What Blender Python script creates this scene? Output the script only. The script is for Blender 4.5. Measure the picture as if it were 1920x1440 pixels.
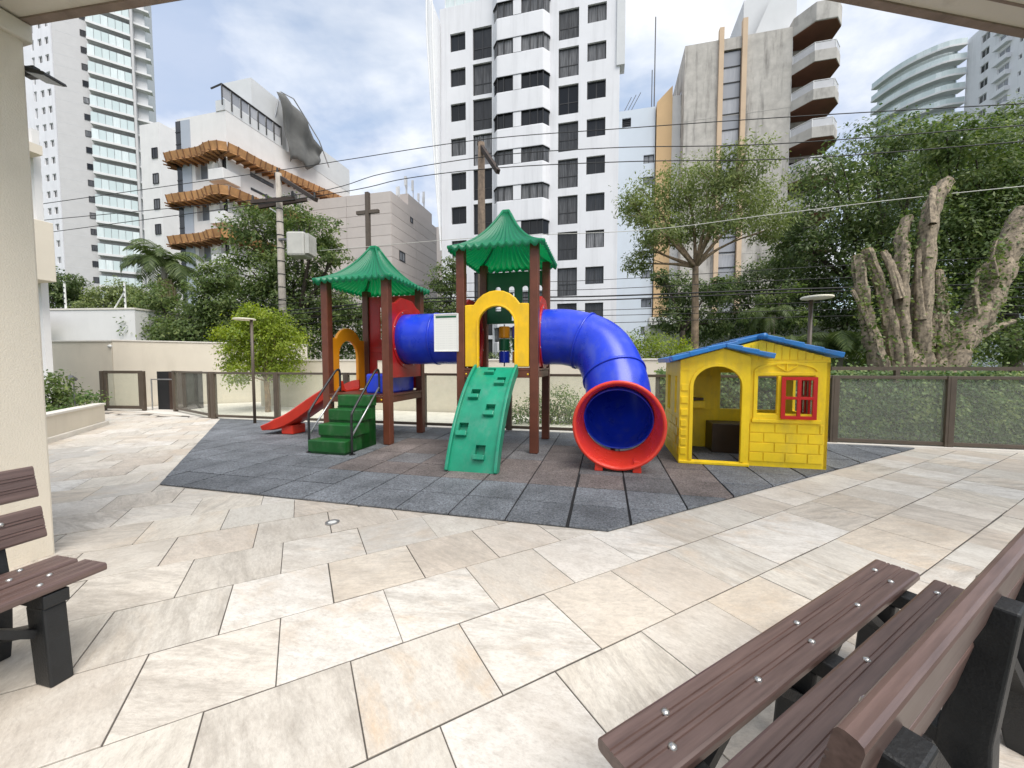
import bpy, bmesh, math, random
import numpy as np
from mathutils import Vector, Matrix
for o in list(bpy.data.objects): bpy.data.objects.remove(o)
SC = bpy.context.scene
COL = SC.collection
PI = math.pi
R = math.radians
# ------------------------------------------------------------------ camera
CAM_H = 1.3
PITCH = math.atan(37.0 / 720.0)
cam = bpy.data.cameras.new('camera'); co = bpy.data.objects.new('camera', cam); COL.objects.link(co)
co.location = (0, 0, CAM_H); co.rotation_euler = (PI / 2 - PITCH, 0, 0)
cam.sensor_width = 36; cam.lens = 36 * 720 / 1920; cam.clip_start = 0.02; cam.clip_end = 3000
SC.camera = co
# ------------------------------------------------------------------ sky, sun, exposure
SUN_EL, SUN_AZ = R(58), R(148)         # azimuth from +Y (into the picture) clockwise: from the right, a little behind
wd = bpy.data.worlds.new('World'); SC.world = wd; wd.use_nodes = True
nt = wd.node_tree; nt.nodes.clear()
def wn(t, **k):
    n = nt.nodes.new(t)
    for a, b in k.items(): setattr(n, a, b)
    return n
sky = wn('ShaderNodeTexSky', sky_type='NISHITA', sun_disc=False, sun_elevation=SUN_EL, sun_rotation=SUN_AZ, altitude=700, air_density=1.0, dust_density=0.6, ozone_density=2.0)
tc = wn('ShaderNodeTexCoord')
sep = wn('ShaderNodeSeparateXYZ'); nt.links.new(tc.outputs['Generated'], sep.inputs[0])
mx = wn('ShaderNodeMath', operation='MAXIMUM'); nt.links.new(sep.outputs[2], mx.inputs[0]); mx.inputs[1].default_value = 0.0
ad = wn('ShaderNodeMath', operation='ADD'); nt.links.new(mx.outputs[0], ad.inputs[0]); ad.inputs[1].default_value = 0.28
cmb = wn('ShaderNodeCombineXYZ')
for i in range(2):
    dv = wn('ShaderNodeMath', operation='DIVIDE'); nt.links.new(sep.outputs[i], dv.inputs[0]); nt.links.new(ad.outputs[0], dv.inputs[1])
    nt.links.new(dv.outputs[0], cmb.inputs[i])
mp = wn('ShaderNodeMapping'); mp.inputs['Rotation'].default_value = (0, 0, R(38)); mp.inputs['Scale'].default_value = (1.0, 1.7, 1); mp.inputs['Location'].default_value = (1.55, 0.85, 0)
nt.links.new(cmb.outputs[0], mp.inputs[0])
nz = wn('ShaderNodeTexNoise'); nz.inputs['Scale'].default_value = 1.15; nz.inputs['Detail'].default_value = 7; nz.inputs['Roughness'].default_value = 0.52; nz.inputs['Distortion'].default_value = 0.35
nt.links.new(mp.outputs[0], nz.inputs['Vector'])
rp = wn('ShaderNodeValToRGB'); rp.color_ramp.elements[0].position = 0.30; rp.color_ramp.elements[1].position = 0.53
nt.links.new(nz.outputs['Fac'], rp.inputs[0])
nz2 = wn('ShaderNodeTexNoise'); nz2.inputs['Scale'].default_value = 1.9; nz2.inputs['Detail'].default_value = 8; nz2.inputs['Roughness'].default_value = .58
mp2 = wn('ShaderNodeMapping'); mp2.inputs['Location'].default_value = (7.3, 2.2, 0); nt.links.new(cmb.outputs[0], mp2.inputs[0]); nt.links.new(mp2.outputs[0], nz2.inputs['Vector'])
rp2 = wn('ShaderNodeValToRGB'); rp2.color_ramp.elements[0].position = 0.40; rp2.color_ramp.elements[1].position = 0.60
rp2.color_ramp.elements[0].color = (3.5, 4.1, 5.3, 1); rp2.color_ramp.elements[1].color = (6.9, 7.0, 7.15, 1)
nt.links.new(nz2.outputs['Fac'], rp2.inputs[0])
skm = wn('ShaderNodeMixRGB', blend_type='MULTIPLY'); skm.inputs[0].default_value = 1; skm.inputs[2].default_value = (1.9, 1.75, 1.5, 1)
nt.links.new(sky.outputs[0], skm.inputs[1])
mixc = wn('ShaderNodeMixRGB'); nt.links.new(rp.outputs[0], mixc.inputs[0]); nt.links.new(skm.outputs[0], mixc.inputs[1]); nt.links.new(rp2.outputs[0], mixc.inputs[2])
bg = wn('ShaderNodeBackground'); bg.inputs['Strength'].default_value = 0.11; nt.links.new(mixc.outputs[0], bg.inputs[0])
ow = wn('ShaderNodeOutputWorld'); nt.links.new(bg.outputs[0], ow.inputs[0])
sl = bpy.data.lights.new('sun', 'SUN'); sl.energy = 2.8; sl.angle = R(42); sl.color = (1, 0.95, 0.88)
so = bpy.data.objects.new('sun', sl); COL.objects.link(so)
sdir = Vector((math.sin(SUN_AZ) * math.cos(SUN_EL), math.cos(SUN_AZ) * math.cos(SUN_EL), math.sin(SUN_EL)))
so.rotation_euler = sdir.to_track_quat('Z', 'Y').to_euler(); so.location = (20, -10, 40)
SC.view_settings.view_transform = 'Standard'; SC.view_settings.look = 'None'; SC.view_settings.exposure = 0.62; SC.view_settings.gamma = 1
SC.view_settings.use_curve_mapping = False
SC.cycles.max_bounces = 8; SC.cycles.transparent_max_bounces = 24

# ------------------------------------------------------------------ helpers
_c, _s = math.cos(PITCH), math.sin(PITCH)
def at(px, py, Y):
    'world point at distance Y along the view whose picture position in the 1920x1440 photograph is px, py'
    cx, cy = (px - 960) / 720., (720 - py) / 720.
    d = Vector((cx, _c + _s * cy, -_s + _c * cy)); return Vector((0, 0, CAM_H)) + d * (Y / d.y)
U = R(-13.6)          # the mat, fence, play set and most houses follow this direction
A = R(29)             # the paving follows this one
ux, uy = math.cos(U), math.sin(U)
def link(o, parent=None):
    COL.objects.link(o)
    if parent is not None: o.parent = parent
    return o
def tag(o, label, cat, group=None, kind=None):
    o['label'] = label
    if cat: o['category'] = cat
    if group: o['group'] = group
    if kind: o['kind'] = kind
    return o
def thing(name, label, cat, loc=(0, 0, 0), rot=0, group=None):
    o = bpy.data.objects.new(name, None); o.empty_display_size = 0.2; link(o)
    o.location = loc; o.rotation_euler = (0, 0, rot)
    return tag(o, label, cat, group)
class MB:
    def __init__(s): s.v = []; s.f = []
    def add(s, vs, fs):
        k = len(s.v); s.v += [tuple(p) for p in vs]; s.f += [tuple(i + k for i in f) for f in fs]; return s
    def box(s, x0, x1, y0, y1, z0, z1):
        return s.add([(x0, y0, z0), (x1, y0, z0), (x1, y1, z0), (x0, y1, z0), (x0, y0, z1), (x1, y0, z1), (x1, y1, z1), (x0, y1, z1)],
                     [(3, 2, 1, 0), (4, 5, 6, 7), (0, 1, 5, 4), (1, 2, 6, 5), (2, 3, 7, 6), (3, 0, 4, 7)])
    def bar(s, p, q, w, h, up=(0, 0, 1)):
        p, q = Vector(p), Vector(q); d = (q - p).normalized(); sx = d.cross(Vector(up))
        if sx.length < 1e-4: sx = d.cross(Vector((1, 0, 0)))
        sx.normalize(); sz = sx.cross(d); sx *= w / 2; sz *= h / 2
        return s.add([e + a * sx + b * sz for e in (p, q) for a, b in ((-1, -1), (1, -1), (1, 1), (-1, 1))],
                     [(0, 1, 2, 3), (7, 6, 5, 4), (0, 4, 5, 1), (1, 5, 6, 2), (2, 6, 7, 3), (3, 7, 4, 0)])
    def tube(s, pts, r, n=8, cap=True, flip=False):
        pts = [Vector(p) for p in pts]; m = len(pts); rs = [float(x) for x in (r if isinstance(r, (list, tuple)) else [r] * m)]
        vs = []; ref = None
        for i, p in enumerate(pts):
            d = (pts[min(i + 1, m - 1)] - pts[max(i - 1, 0)]).normalized()
            if ref is None: ref = d.orthogonal().normalized()
            ref = (ref - d * ref.dot(d))
            if ref.length < 1e-5: ref = d.orthogonal()
            ref.normalize(); b = d.cross(ref)
            vs += [p + rs[i] * (math.cos(2 * PI * k / n) * ref + math.sin(2 * PI * k / n) * b) for k in range(n)]
        fs = []
        for i in range(m - 1):
            for k in range(n):
                q = (i * n + k, i * n + (k + 1) % n, (i + 1) * n + (k + 1) % n, (i + 1) * n + k)
                fs.append(q[::-1] if flip else q)
        if cap: fs += [tuple(range(n))[::-1], tuple((m - 1) * n + k for k in range(n))]
        return s.add(vs, fs)
    def prism(s, poly, fn, t0, t1):
        n = len(poly); vs = [fn(a, b, t0) for a, b in poly] + [fn(a, b, t1) for a, b in poly]
        return s.add(vs, [tuple(range(n)), tuple(range(2 * n - 1, n - 1, -1))] + [(i, i + n, (i + 1) % n + n, (i + 1) % n) for i in range(n)])
    def strip(s, outer, inner, fn, t0, t1, closed=True):
        'plate between two matched outlines, with thickness'
        n = len(outer); vs = [fn(a, b, t) for t in (t0, t1) for pl in (outer, inner) for a, b in pl]; fs = []
        O0, I0, O1, I1 = 0, n, 2 * n, 3 * n
        for i in range(n if closed else n - 1):
            j = (i + 1) % n
            fs += [(O0 + i, O0 + j, I0 + j, I0 + i), (O1 + j, O1 + i, I1 + i, I1 + j), (O0 + j, O0 + i, O1 + i, O1 + j), (I0 + i, I0 + j, I1 + j, I1 + i)]
        if not closed:
            e = n - 1; fs += [(O0, I0, I1, O1), (O0 + e, O1 + e, I1 + e, I0 + e)]
        return s.add(vs, fs)
    def plate(s, xs, zs, holes, fn, depth, back=False, xl=(), zl=()):
        'surface over xs[0]..xs[1] by zs[0]..zs[1] with rectangular holes and their reveals; fn(x, d, z)'
        X = sorted({xs[0], xs[1], *[h[0] for h in holes], *[h[1] for h in holes], *xl}); Z = sorted({zs[0], zs[1], *[h[2] for h in holes], *[h[3] for h in holes], *zl})
        X = [x for x in X if xs[0] <= x <= xs[1]]; Z = [z for z in Z if zs[0] <= z <= zs[1]]
        for i in range(len(X) - 1):
            for j in range(len(Z) - 1):
                cx, cz = (X[i] + X[i + 1]) / 2, (Z[j] + Z[j + 1]) / 2
                if any(h[0] < cx < h[1] and h[2] < cz < h[3] for h in holes): continue
                for d in ((0, depth) if back else (0,)):
                    q = [fn(X[i], d, Z[j]), fn(X[i + 1], d, Z[j]), fn(X[i + 1], d, Z[j + 1]), fn(X[i], d, Z[j + 1])]
                    s.add(q if d == 0 else q[::-1], [(0, 1, 2, 3)])
        rects = list(holes) + ([(xs[0], xs[1], zs[0], zs[1])] if back else [])
        for h in rects:
            for (a, b), (c, d) in (((h[0], h[2]), (h[1], h[2])), ((h[1], h[2]), (h[1], h[3])), ((h[1], h[3]), (h[0], h[3])), ((h[0], h[3]), (h[0], h[2]))):
                s.add([fn(a, 0, b), fn(c, 0, d), fn(c, depth, d), fn(a, depth, b)], [(0, 1, 2, 3)])
        return s
    def mesh(s, name, mat, smooth=False, weld=False):
        me = bpy.data.meshes.new(name); me.from_pydata(s.v, [], s.f)
        if weld:
            bm = bmesh.new(); bm.from_mesh(me); bmesh.ops.remove_doubles(bm, verts=bm.verts, dist=1e-4); bmesh.ops.recalc_face_normals(bm, faces=bm.faces); bm.to_mesh(me); bm.free()
        me.materials.append(mat)
        if smooth: me.polygons.foreach_set('use_smooth', [True] * len(me.polygons))
        me.update(); return me
    def build(s, name, mat, parent=None, smooth=False, bevel=0, weld=False, seg=2, loc=None, rot=None, auto=None):
        o = bpy.data.objects.new(name, s.mesh(name, mat, smooth or bool(auto), weld or bevel > 0)); link(o, parent)
        if bevel:
            m = o.modifiers.new('bevel', 'BEVEL'); m.width = bevel; m.segments = seg; m.limit_method = 'ANGLE'; m.angle_limit = R(40); m.harden_normals = False
        if auto:
            o.data.set_sharp_from_angle(angle=R(auto))
        if loc is not None: o.location = loc
        if rot is not None: o.rotation_euler = rot if hasattr(rot, '__len__') else (0, 0, rot)
        return o
XYT = lambda a, b, t: (a, b, t)       # outline in plan, thickness upward
XZT = lambda a, b, t: (a, t, b)       # outline in elevation, thickness in depth
YZT = lambda a, b, t: (t, a, b)
def inst(me, name, parent, loc=(0, 0, 0), rot=0):
    o = bpy.data.objects.new(name, me); link(o, parent); o.location = loc; o.rotation_euler = (0, 0, rot) if not hasattr(rot, '__len__') else rot
    return o
def bez(pts, n=16):
    'smooth path through the given points (Catmull-Rom)'
    P = [Vector(p) for p in pts]; P = [2 * P[0] - P[1]] + P + [2 * P[-1] - P[-2]]; out = []
    for i in range(1, len(P) - 2):
        for k in range(n):
            t = k / n
            out.append(0.5 * ((2 * P[i]) + (P[i + 1] - P[i - 1]) * t + (2 * P[i - 1] - 5 * P[i] + 4 * P[i + 1] - P[i + 2]) * t * t + (3 * P[i] - P[i - 1] - 3 * P[i + 1] + P[i + 2]) * t ** 3))
    return out + [P[-2]]
# ------------------------------------------------------------------ materials
MATS = {}
def nodes(name):
    m = bpy.data.materials.new(name); m.use_nodes = True; t = m.node_tree; t.nodes.clear()
    def N(ty, **k):
        n = t.nodes.new(ty)
        for a, b in k.items():
            if a.startswith('i_'): n.inputs[a[2:].replace('_', ' ')].default_value = b
            else: setattr(n, a, b)
        return n
    L = lambda a, b: t.links.new(a, b)
    return m, N, L
def mat(name, col, rough=0.6, var=0.12, scale=4.0, bump=0.0, bscale=60, metal=0.0, obj=0.0, spec=0.5, streak=None, col2=None, coat=0):
    'painted / moulded surface: base colour broken by soft noise, per-object drift, fine relief, optional dirt streaks'
    m, N, L = nodes(name); out = N('ShaderNodeOutputMaterial'); b = N('ShaderNodeBsdfPrincipled'); L(b.outputs[0], out.inputs[0])
    b.inputs['Roughness'].default_value = rough; b.inputs['Metallic'].default_value = metal; b.inputs['Specular IOR Level'].default_value = spec
    b.inputs['Coat Weight'].default_value = coat
    t = N('ShaderNodeTexCoord'); n = N('ShaderNodeTexNoise', i_Scale=scale, i_Detail=6.0, i_Roughness=0.6); L(t.outputs['Object'], n.inputs['Vector'])
    mr = N('ShaderNodeMapRange'); mr.inputs['From Min'].default_value = 0.3; mr.inputs['From Max'].default_value = 0.7; L(n.outputs['Fac'], mr.inputs['Value'])
    c = N('ShaderNodeMixRGB'); L(mr.outputs[0], c.inputs[0])
    d = col2 or tuple(x * (1 - var) for x in col); e = tuple(min(1, x * (1 + var * 0.6)) for x in col) if not col2 else col
    c.inputs[1].default_value = (*d, 1); c.inputs[2].default_value = (*e, 1); cur = c.outputs[0]
    if obj:
        oi = N('ShaderNodeObjectInfo'); h = N('ShaderNodeHueSaturation'); r1 = N('ShaderNodeMapRange'); L(oi.outputs['Random'], r1.inputs['Value'])
        r1.inputs['To Min'].default_value = 1 - obj; r1.inputs['To Max'].default_value = 1 + obj; L(r1.outputs[0], h.inputs['Value']); L(cur, h.inputs['Color']); cur = h.outputs[0]
    if streak:
        sc, amt, sz = streak
        mp = N('ShaderNodeMapping'); mp.inputs['Scale'].default_value = sz; L(t.outputs['Object'], mp.inputs[0])
        n2 = N('ShaderNodeTexNoise', i_Scale=1.0, i_Detail=8.0, i_Roughness=0.65); L(mp.outputs[0], n2.inputs['Vector'])
        r2 = N('ShaderNodeMapRange'); r2.inputs['From Min'].default_value = 0.5; r2.inputs['From Max'].default_value = 0.72; r2.inputs['To Max'].default_value = amt; L(n2.outputs['Fac'], r2.inputs['Value'])
        x = N('ShaderNodeMixRGB'); L(r2.outputs[0], x.inputs[0]); L(cur, x.inputs[1]); x.inputs[2].default_value = (*sc, 1); cur = x.outputs[0]
    L(cur, b.inputs['Base Color'])
    rr = N('ShaderNodeMapRange'); rr.inputs['To Min'].default_value = max(0.03, rough - 0.08); rr.inputs['To Max'].default_value = min(1, rough + 0.1); L(n.outputs['Fac'], rr.inputs['Value']); L(rr.outputs[0], b.inputs['Roughness'])
    if bump:
        n3 = N('ShaderNodeTexNoise', i_Scale=bscale, i_Detail=4.0); L(t.outputs['Object'], n3.inputs['Vector'])
        bp = N('ShaderNodeBump'); bp.inputs['Strength'].default_value = bump; bp.inputs['Distance'].default_value = 0.01; L(n3.outputs['Fac'], bp.inputs['Height']); L(bp.outputs[0], b.inputs['Normal'])
    MATS[name] = m; return m
def leafmat(name, cols, trans=0.35, rough=0.5):
    m, N, L = nodes(name); out = N('ShaderNodeOutputMaterial'); g = N('ShaderNodeNewGeometry'); r = N('ShaderNodeValToRGB'); el = r.color_ramp.elements
    for i, c in enumerate(cols):
        e = el[i] if i < 2 else el.new(0.5)
        e.color = (*c, 1)
    tcl = N('ShaderNodeTexCoord'); nl = N('ShaderNodeTexNoise', i_Scale=1.3, i_Detail=3.0); L(tcl.outputs['Object'], nl.inputs['Vector'])
    ml = N('ShaderNodeMapRange'); ml.inputs['From Min'].default_value = .3; ml.inputs['From Max'].default_value = .7; L(nl.outputs['Fac'], ml.inputs['Value'])
    mm = N('ShaderNodeMath', operation='MULTIPLY_ADD'); L(g.outputs['Random Per Island'], mm.inputs[0]); mm.inputs[1].default_value = .6
    m4 = N('ShaderNodeMath', operation='MULTIPLY'); L(ml.outputs[0], m4.inputs[0]); m4.inputs[1].default_value = .4; L(m4.outputs[0], mm.inputs[2]); L(mm.outputs[0], r.inputs[0])
    d = N('ShaderNodeBsdfPrincipled', i_Roughness=rough); d.inputs['Specular IOR Level'].default_value = 0.35; L(r.outputs[0], d.inputs['Base Color'])
    t = N('ShaderNodeBsdfTranslucent'); hs = N('ShaderNodeHueSaturation', i_Saturation=1.15, i_Value=1.5); L(r.outputs[0], hs.inputs['Color']); L(hs.outputs[0], t.inputs[0])
    x = N('ShaderNodeMixShader'); x.inputs[0].default_value = trans; L(d.outputs[0], x.inputs[1]); L(t.outputs[0], x.inputs[2]); L(x.outputs[0], out.inputs[0])
    MATS[name] = m; return m
def glass(name, tint=(0.9, 0.95, 0.93), dirt=0.1, dcol=(0.7, 0.72, 0.68), rough=0.03, dscale=6):
    'pane you can see through, with reflection and an uneven film of dust'
    m, N, L = nodes(name); out = N('ShaderNodeOutputMaterial'); t = N('ShaderNodeBsdfTransparent'); t.inputs[0].default_value = (*tint, 1)
    g = N('ShaderNodeBsdfGlossy', i_Roughness=rough); f = N('ShaderNodeFresnel', i_IOR=1.45); a = N('ShaderNodeMixShader'); gm = N('ShaderNodeNewGeometry'); fx = N('ShaderNodeMath', operation='SUBTRACT'); fx.inputs[0].default_value = 1.0; L(gm.outputs['Backfacing'], fx.inputs[1]); fy = N('ShaderNodeMath', operation='MULTIPLY'); L(f.outputs[0], fy.inputs[0]); L(fx.outputs[0], fy.inputs[1]); L(fy.outputs[0], a.inputs[0]); L(t.outputs[0], a.inputs[1]); L(g.outputs[0], a.inputs[2])
    d = N('ShaderNodeBsdfDiffuse'); d.inputs[0].default_value = (*dcol, 1); n = N('ShaderNodeTexNoise', i_Scale=float(dscale), i_Detail=5.0); tcn = N('ShaderNodeTexCoord'); L(tcn.outputs['Object'], n.inputs['Vector'])
    mr = N('ShaderNodeMapRange'); mr.inputs['From Min'].default_value = 0.25; mr.inputs['From Max'].default_value = 0.75; mr.inputs['To Min'].default_value = dirt * 0.5; mr.inputs['To Max'].default_value = dirt * 1.5; L(n.outputs['Fac'], mr.inputs['Value'])
    x = N('ShaderNodeMixShader'); L(mr.outputs[0], x.inputs[0]); L(a.outputs[0], x.inputs[1]); L(d.outputs[0], x.inputs[2]); L(x.outputs[0], out.inputs[0])
    MATS[name] = m; return m
def wpane(name, c1, c2, rough=0.08, spec=0.6):
    'far window glass: dark room behind with curtains in some, different for each window'
    m, N, L = nodes(name); out = N('ShaderNodeOutputMaterial'); b = N('ShaderNodeBsdfPrincipled', i_Roughness=rough); b.inputs['Specular IOR Level'].default_value = spec; L(b.outputs[0], out.inputs[0])
    oi = N('ShaderNodeObjectInfo'); t = N('ShaderNodeTexCoord'); mp = N('ShaderNodeMapping'); mp.inputs['Scale'].default_value = (7, 1, 0.5); L(t.outputs['Object'], mp.inputs[0])
    ad = N('ShaderNodeVectorMath', operation='ADD'); L(mp.outputs[0], ad.inputs[0]); L(oi.outputs['Location'], ad.inputs[1])
    n = N('ShaderNodeTexNoise', i_Scale=1.6, i_Detail=3.0); L(ad.outputs[0], n.inputs['Vector'])
    mu = N('ShaderNodeMath', operation='MULTIPLY'); pw = N('ShaderNodeMath', operation='POWER'); L(oi.outputs['Random'], pw.inputs[0]); pw.inputs[1].default_value = 2.2; L(pw.outputs[0], mu.inputs[0])
    mr = N('ShaderNodeMapRange'); mr.inputs['From Min'].default_value = 0.3; mr.inputs['From Max'].default_value = 0.7; mr.inputs['To Min'].default_value = .3; L(n.outputs['Fac'], mr.inputs['Value']); L(mr.outputs[0], mu.inputs[1])
    c = N('ShaderNodeMixRGB'); L(mu.outputs[0], c.inputs[0]); c.inputs[1].default_value = (*c1, 1); c.inputs[2].default_value = (*c2, 1); L(c.outputs[0], b.inputs['Base Color'])
    MATS[name] = m; return m
mat('cream_paint', (0.66, 0.60, 0.50), 0.8, 0.06, 1.2, 0.25, 90, streak=((0.45, 0.40, 0.32), 0.25, (2.5, 2.5, 0.5)))
mat('pillar_paint', (0.76, 0.69, 0.57), 0.85, 0.05, 1.5, 0.35, 110, streak=((0.46, 0.40, 0.32), 0.35, (2.2, 2.2, 0.7)))
mat('soffit_paint', (0.76, 0.71, 0.62), 0.85, 0.08, 1.5, 0.2, 60, streak=((0.22, 0.16, 0.12), 0.5, (3, 3, 3)))
mat('edge_paint', (0.30, 0.23, 0.19), 0.9, 0.3, 6, 0.4, 50)
mat('white_wall', (0.70, 0.69, 0.68), 0.8, 0.05, 1.0, 0.15, 60, streak=((0.55, 0.54, 0.52), 0.25, (1.5, 1.5, 0.3)))
mat('brown_metal', (0.095, 0.072, 0.052), 0.45, 0.2, 5, 0.05, 80)
mat('dark_door', (0.055, 0.030, 0.020), 0.5, 0.25, 4)
mat('steel', (0.45, 0.45, 0.45), 0.35, 0.15, 8, metal=0.8)
mat('black_metal', (0.018, 0.018, 0.019), 0.45, 0.2, 8)
mat('black_plastic', (0.012, 0.013, 0.014), 0.5, 0.3, 12, 0.2, 120)
mat('post_plastic', (0.135, 0.040, 0.020), 0.42, 0.25, 5, 0.15, 90)
mat('green_plastic', (0.010, 0.27, 0.155), 0.33, 0.22, 3, 0.03, 50, streak=((0.10, 0.27, 0.20), 0.5, (9, 5, 5)))
mat('stair_green', (0.006, 0.095, 0.014), 0.42, 0.25, 4, 0.05, 70, streak=((0.09, 0.14, 0.08), 0.5, (8, 8, 5)))
mat('panel_green', (0.008, 0.115, 0.045), 0.4, 0.2, 4)
mat('red_plastic', (0.46, 0.012, 0.012), 0.35, 0.22, 4, streak=((0.30, 0.06, 0.05), 0.4, (7, 7, 3)))
mat('slide_red', (0.60, 0.035, 0.016), 0.3, 0.2, 3)
mat('mouth_red', (0.80, 0.055, 0.030), 0.25, 0.15, 3)
mat('blue_plastic', (0.012, 0.045, 0.60), 0.28, 0.22, 2.5, 0.03, 50, streak=((0.10, 0.13, 0.42), 0.45, (7, 7, 2.5)))
mat('roof_blue', (0.014, 0.16, 0.46), 0.4, 0.25, 4, 0.05, 60, streak=((0.12, 0.20, 0.36), 0.5, (6, 6, 6)))
mat('yellow_plastic', (0.86, 0.52, 0.008), 0.36, 0.12, 4, 0.03, 50, streak=((0.45, 0.30, 0.06), 0.35, (8, 8, 3)))
mat('house_yellow', (0.90, 0.63, 0.006), 0.42, 0.12, 5, 0.15, 140, streak=((0.42, 0.30, 0.05), 0.38, (7, 7, 2.2)))
mat('house_red', (0.52, 0.008, 0.006), 0.35, 0.12, 5)
mat('orange_plastic', (0.85, 0.33, 0.01), 0.35, 0.1, 4)
mat('white_plastic', (0.75, 0.75, 0.72), 0.4, 0.1, 5)
mat('tray_brown', (0.045, 0.03, 0.02), 0.4, 0.2, 6)
mat('bolt', (0.55, 0.54, 0.52), 0.3, 0.1, 10, metal=0.9)
mat('kerb', (0.68, 0.64, 0.58), 0.8, 0.1, 3, 0.2)
mat('soil', (0.06, 0.035, 0.025), 0.95, 0.4, 12, 0.6, 40)
mat('grout', (0.10, 0.088, 0.076), 0.95, 0.3, 8, 0.4, 60)
mat('asphalt', (0.06, 0.06, 0.062), 0.9, 0.2, 2, 0.4, 60)
mat('lawn', (0.05, 0.075, 0.025), 0.95, 0.4, 1.5, 0.6, 30)
mat('sub_black', (0.014, 0.014, 0.015), 0.9, 0.2, 5)
mat('lamp_disc', (0.78, 0.74, 0.60), 0.5, 0.06, 5)
mat('bark', (0.17, 0.125, 0.09), 0.9, 0.45, 9, 0.9, 28, streak=((0.05, 0.04, 0.03), 0.7, (9, 9, 1.5)))
mat('pale_bark', (0.30, 0.215, 0.14), 0.9, 0.55, 5, 1.0, 16, streak=((0.06, 0.045, 0.03), 0.95, (10, 10, 1.2)))
mat('stump_bark', (0.31, 0.25, 0.18), 0.92, 0.6, 14, 1.0, 30, streak=((0.045, 0.034, 0.024), 1.0, (17, 17, 2.2)))
mat('cut_wood', (0.55, 0.38, 0.20), 0.8, 0.3, 9)
mat('dark_bark', (0.055, 0.042, 0.032), 0.9, 0.4, 6, 0.8, 20)
mat('pole_concrete', (0.38, 0.345, 0.30), 0.9, 0.2, 3, 0.4, 40, streak=((0.15, 0.12, 0.09), 0.5, (6, 6, 0.7)))
mat('old_wood', (0.05, 0.036, 0.03), 0.9, 0.35, 5, 0.5, 30)
mat('transformer', (0.50, 0.49, 0.45), 0.5, 0.1, 3)
mat('cable', (0.012, 0.012, 0.013), 0.6, 0.1, 3)
mat('cable_grey', (0.11, 0.11, 0.115), 0.6, 0.1, 3)
mat('tower_white', (0.72, 0.72, 0.745), 0.85, 0.06, 0.35, 0.3, 5, streak=((0.48, 0.48, 0.50), 0.5, (1.3, 1.3, 0.08)))
mat('annex_blue', (0.56, 0.62, 0.69), 0.85, 0.05, 0.4, streak=((0.5, 0.53, 0.56), 0.3, (0.8, 0.8, 0.06)))
mat('ochre', (0.58, 0.40, 0.22), 0.85, 0.08, 0.5)
mat('concrete', (0.46, 0.435, 0.40), 0.9, 0.22, 1.4, 0.6, 6, streak=((0.085, 0.08, 0.075), 0.95, (1.4, 1.4, 0.16)))
mat('concrete_band', (0.46, 0.44, 0.41), 0.9, 0.15, 1.2, 0.3, 6, streak=((0.12, 0.11, 0.10), 0.6, (1.5, 1.5, 0.6)))
mat('tan_fin', (0.56, 0.42, 0.29), 0.8, 0.08, 1)
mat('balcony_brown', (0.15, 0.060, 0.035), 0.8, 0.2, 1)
mat('balcony_glass', (0.52, 0.52, 0.54), 0.25, 0.08, 1)
mat('church_clad', (0.50, 0.45, 0.42), 0.7, 0.06, 1.0, obj=0.04)
mat('grey_clad', (0.47, 0.465, 0.465), 0.7, 0.06, 0.8)
mat('pale_grey', (0.60, 0.61, 0.62), 0.75, 0.06, 0.6)
mat('panel_blue_grey', (0.38, 0.42, 0.48), 0.6, 0.06, 0.6)
mat('dark_net', (0.13, 0.13, 0.125), 0.95, 0.25, 1.0)
mat('plywood', (0.56, 0.29, 0.12), 0.75, 0.3, 2.5, obj=0.22)
mat('timber_dark', (0.24, 0.12, 0.055), 0.85, 0.3, 3)
mat('slab_grey', (0.62, 0.62, 0.62), 0.7, 0.06, 1)
mat('net_white', (0.80, 0.80, 0.80), 0.9, 0.05, 1)
mat('frame_black', (0.02, 0.02, 0.022), 0.5, 0.1, 1)
mat('frame_white', (0.7, 0.7, 0.7), 0.5, 0.05, 1)
wpane('pane_dark', (0.010, 0.011, 0.013), (0.30, 0.30, 0.31), 0.12, 0.35)
wpane('pane_grey', (0.16, 0.17, 0.19), (0.42, 0.43, 0.45), 0.2, 0.4)
wpane('pane_green', (0.50, 0.58, 0.58), (0.74, 0.79, 0.79), 0.12, 0.6)
wpane('pane_strip', (0.30, 0.31, 0.34), (0.5, 0.5, 0.52), 0.2, 0.5)
glass('fence_glass', (0.94, 0.96, 0.93), 0.06, (0.75, 0.74, 0.66))
glass('hazy_glass', (0.94, 0.96, 0.92), 0.10, (0.66, 0.70, 0.60), dscale=30)
leafmat('leaf_dark', [(0.030, 0.054, 0.018), (0.25, 0.29, 0.12), (0.085, 0.128, 0.042)], 0.42)
leafmat('leaf_mid', [(0.040, 0.072, 0.020), (0.25, 0.29, 0.10), (0.105, 0.155, 0.045)], 0.35)
leafmat('leaf_pale', [(0.085, 0.125, 0.035), (0.30, 0.34, 0.13), (0.17, 0.21, 0.07)], 0.35)
leafmat('leaf_lime', [(0.10, 0.155, 0.018), (0.36, 0.40, 0.060), (0.21, 0.28, 0.035)], 0.4)
leafmat('leaf_ivy', [(0.03, 0.075, 0.015), (0.32, 0.36, 0.13), (0.10, 0.17, 0.045)], 0.3)
leafmat('leaf_palm', [(0.035, 0.065, 0.018), (0.16, 0.20, 0.07), (0.09, 0.125, 0.04)], 0.3)
leafmat('leaf_straw', [(0.42, 0.34, 0.20), (0.66, 0.58, 0.40), (0.55, 0.46, 0.30)], 0.3)
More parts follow.
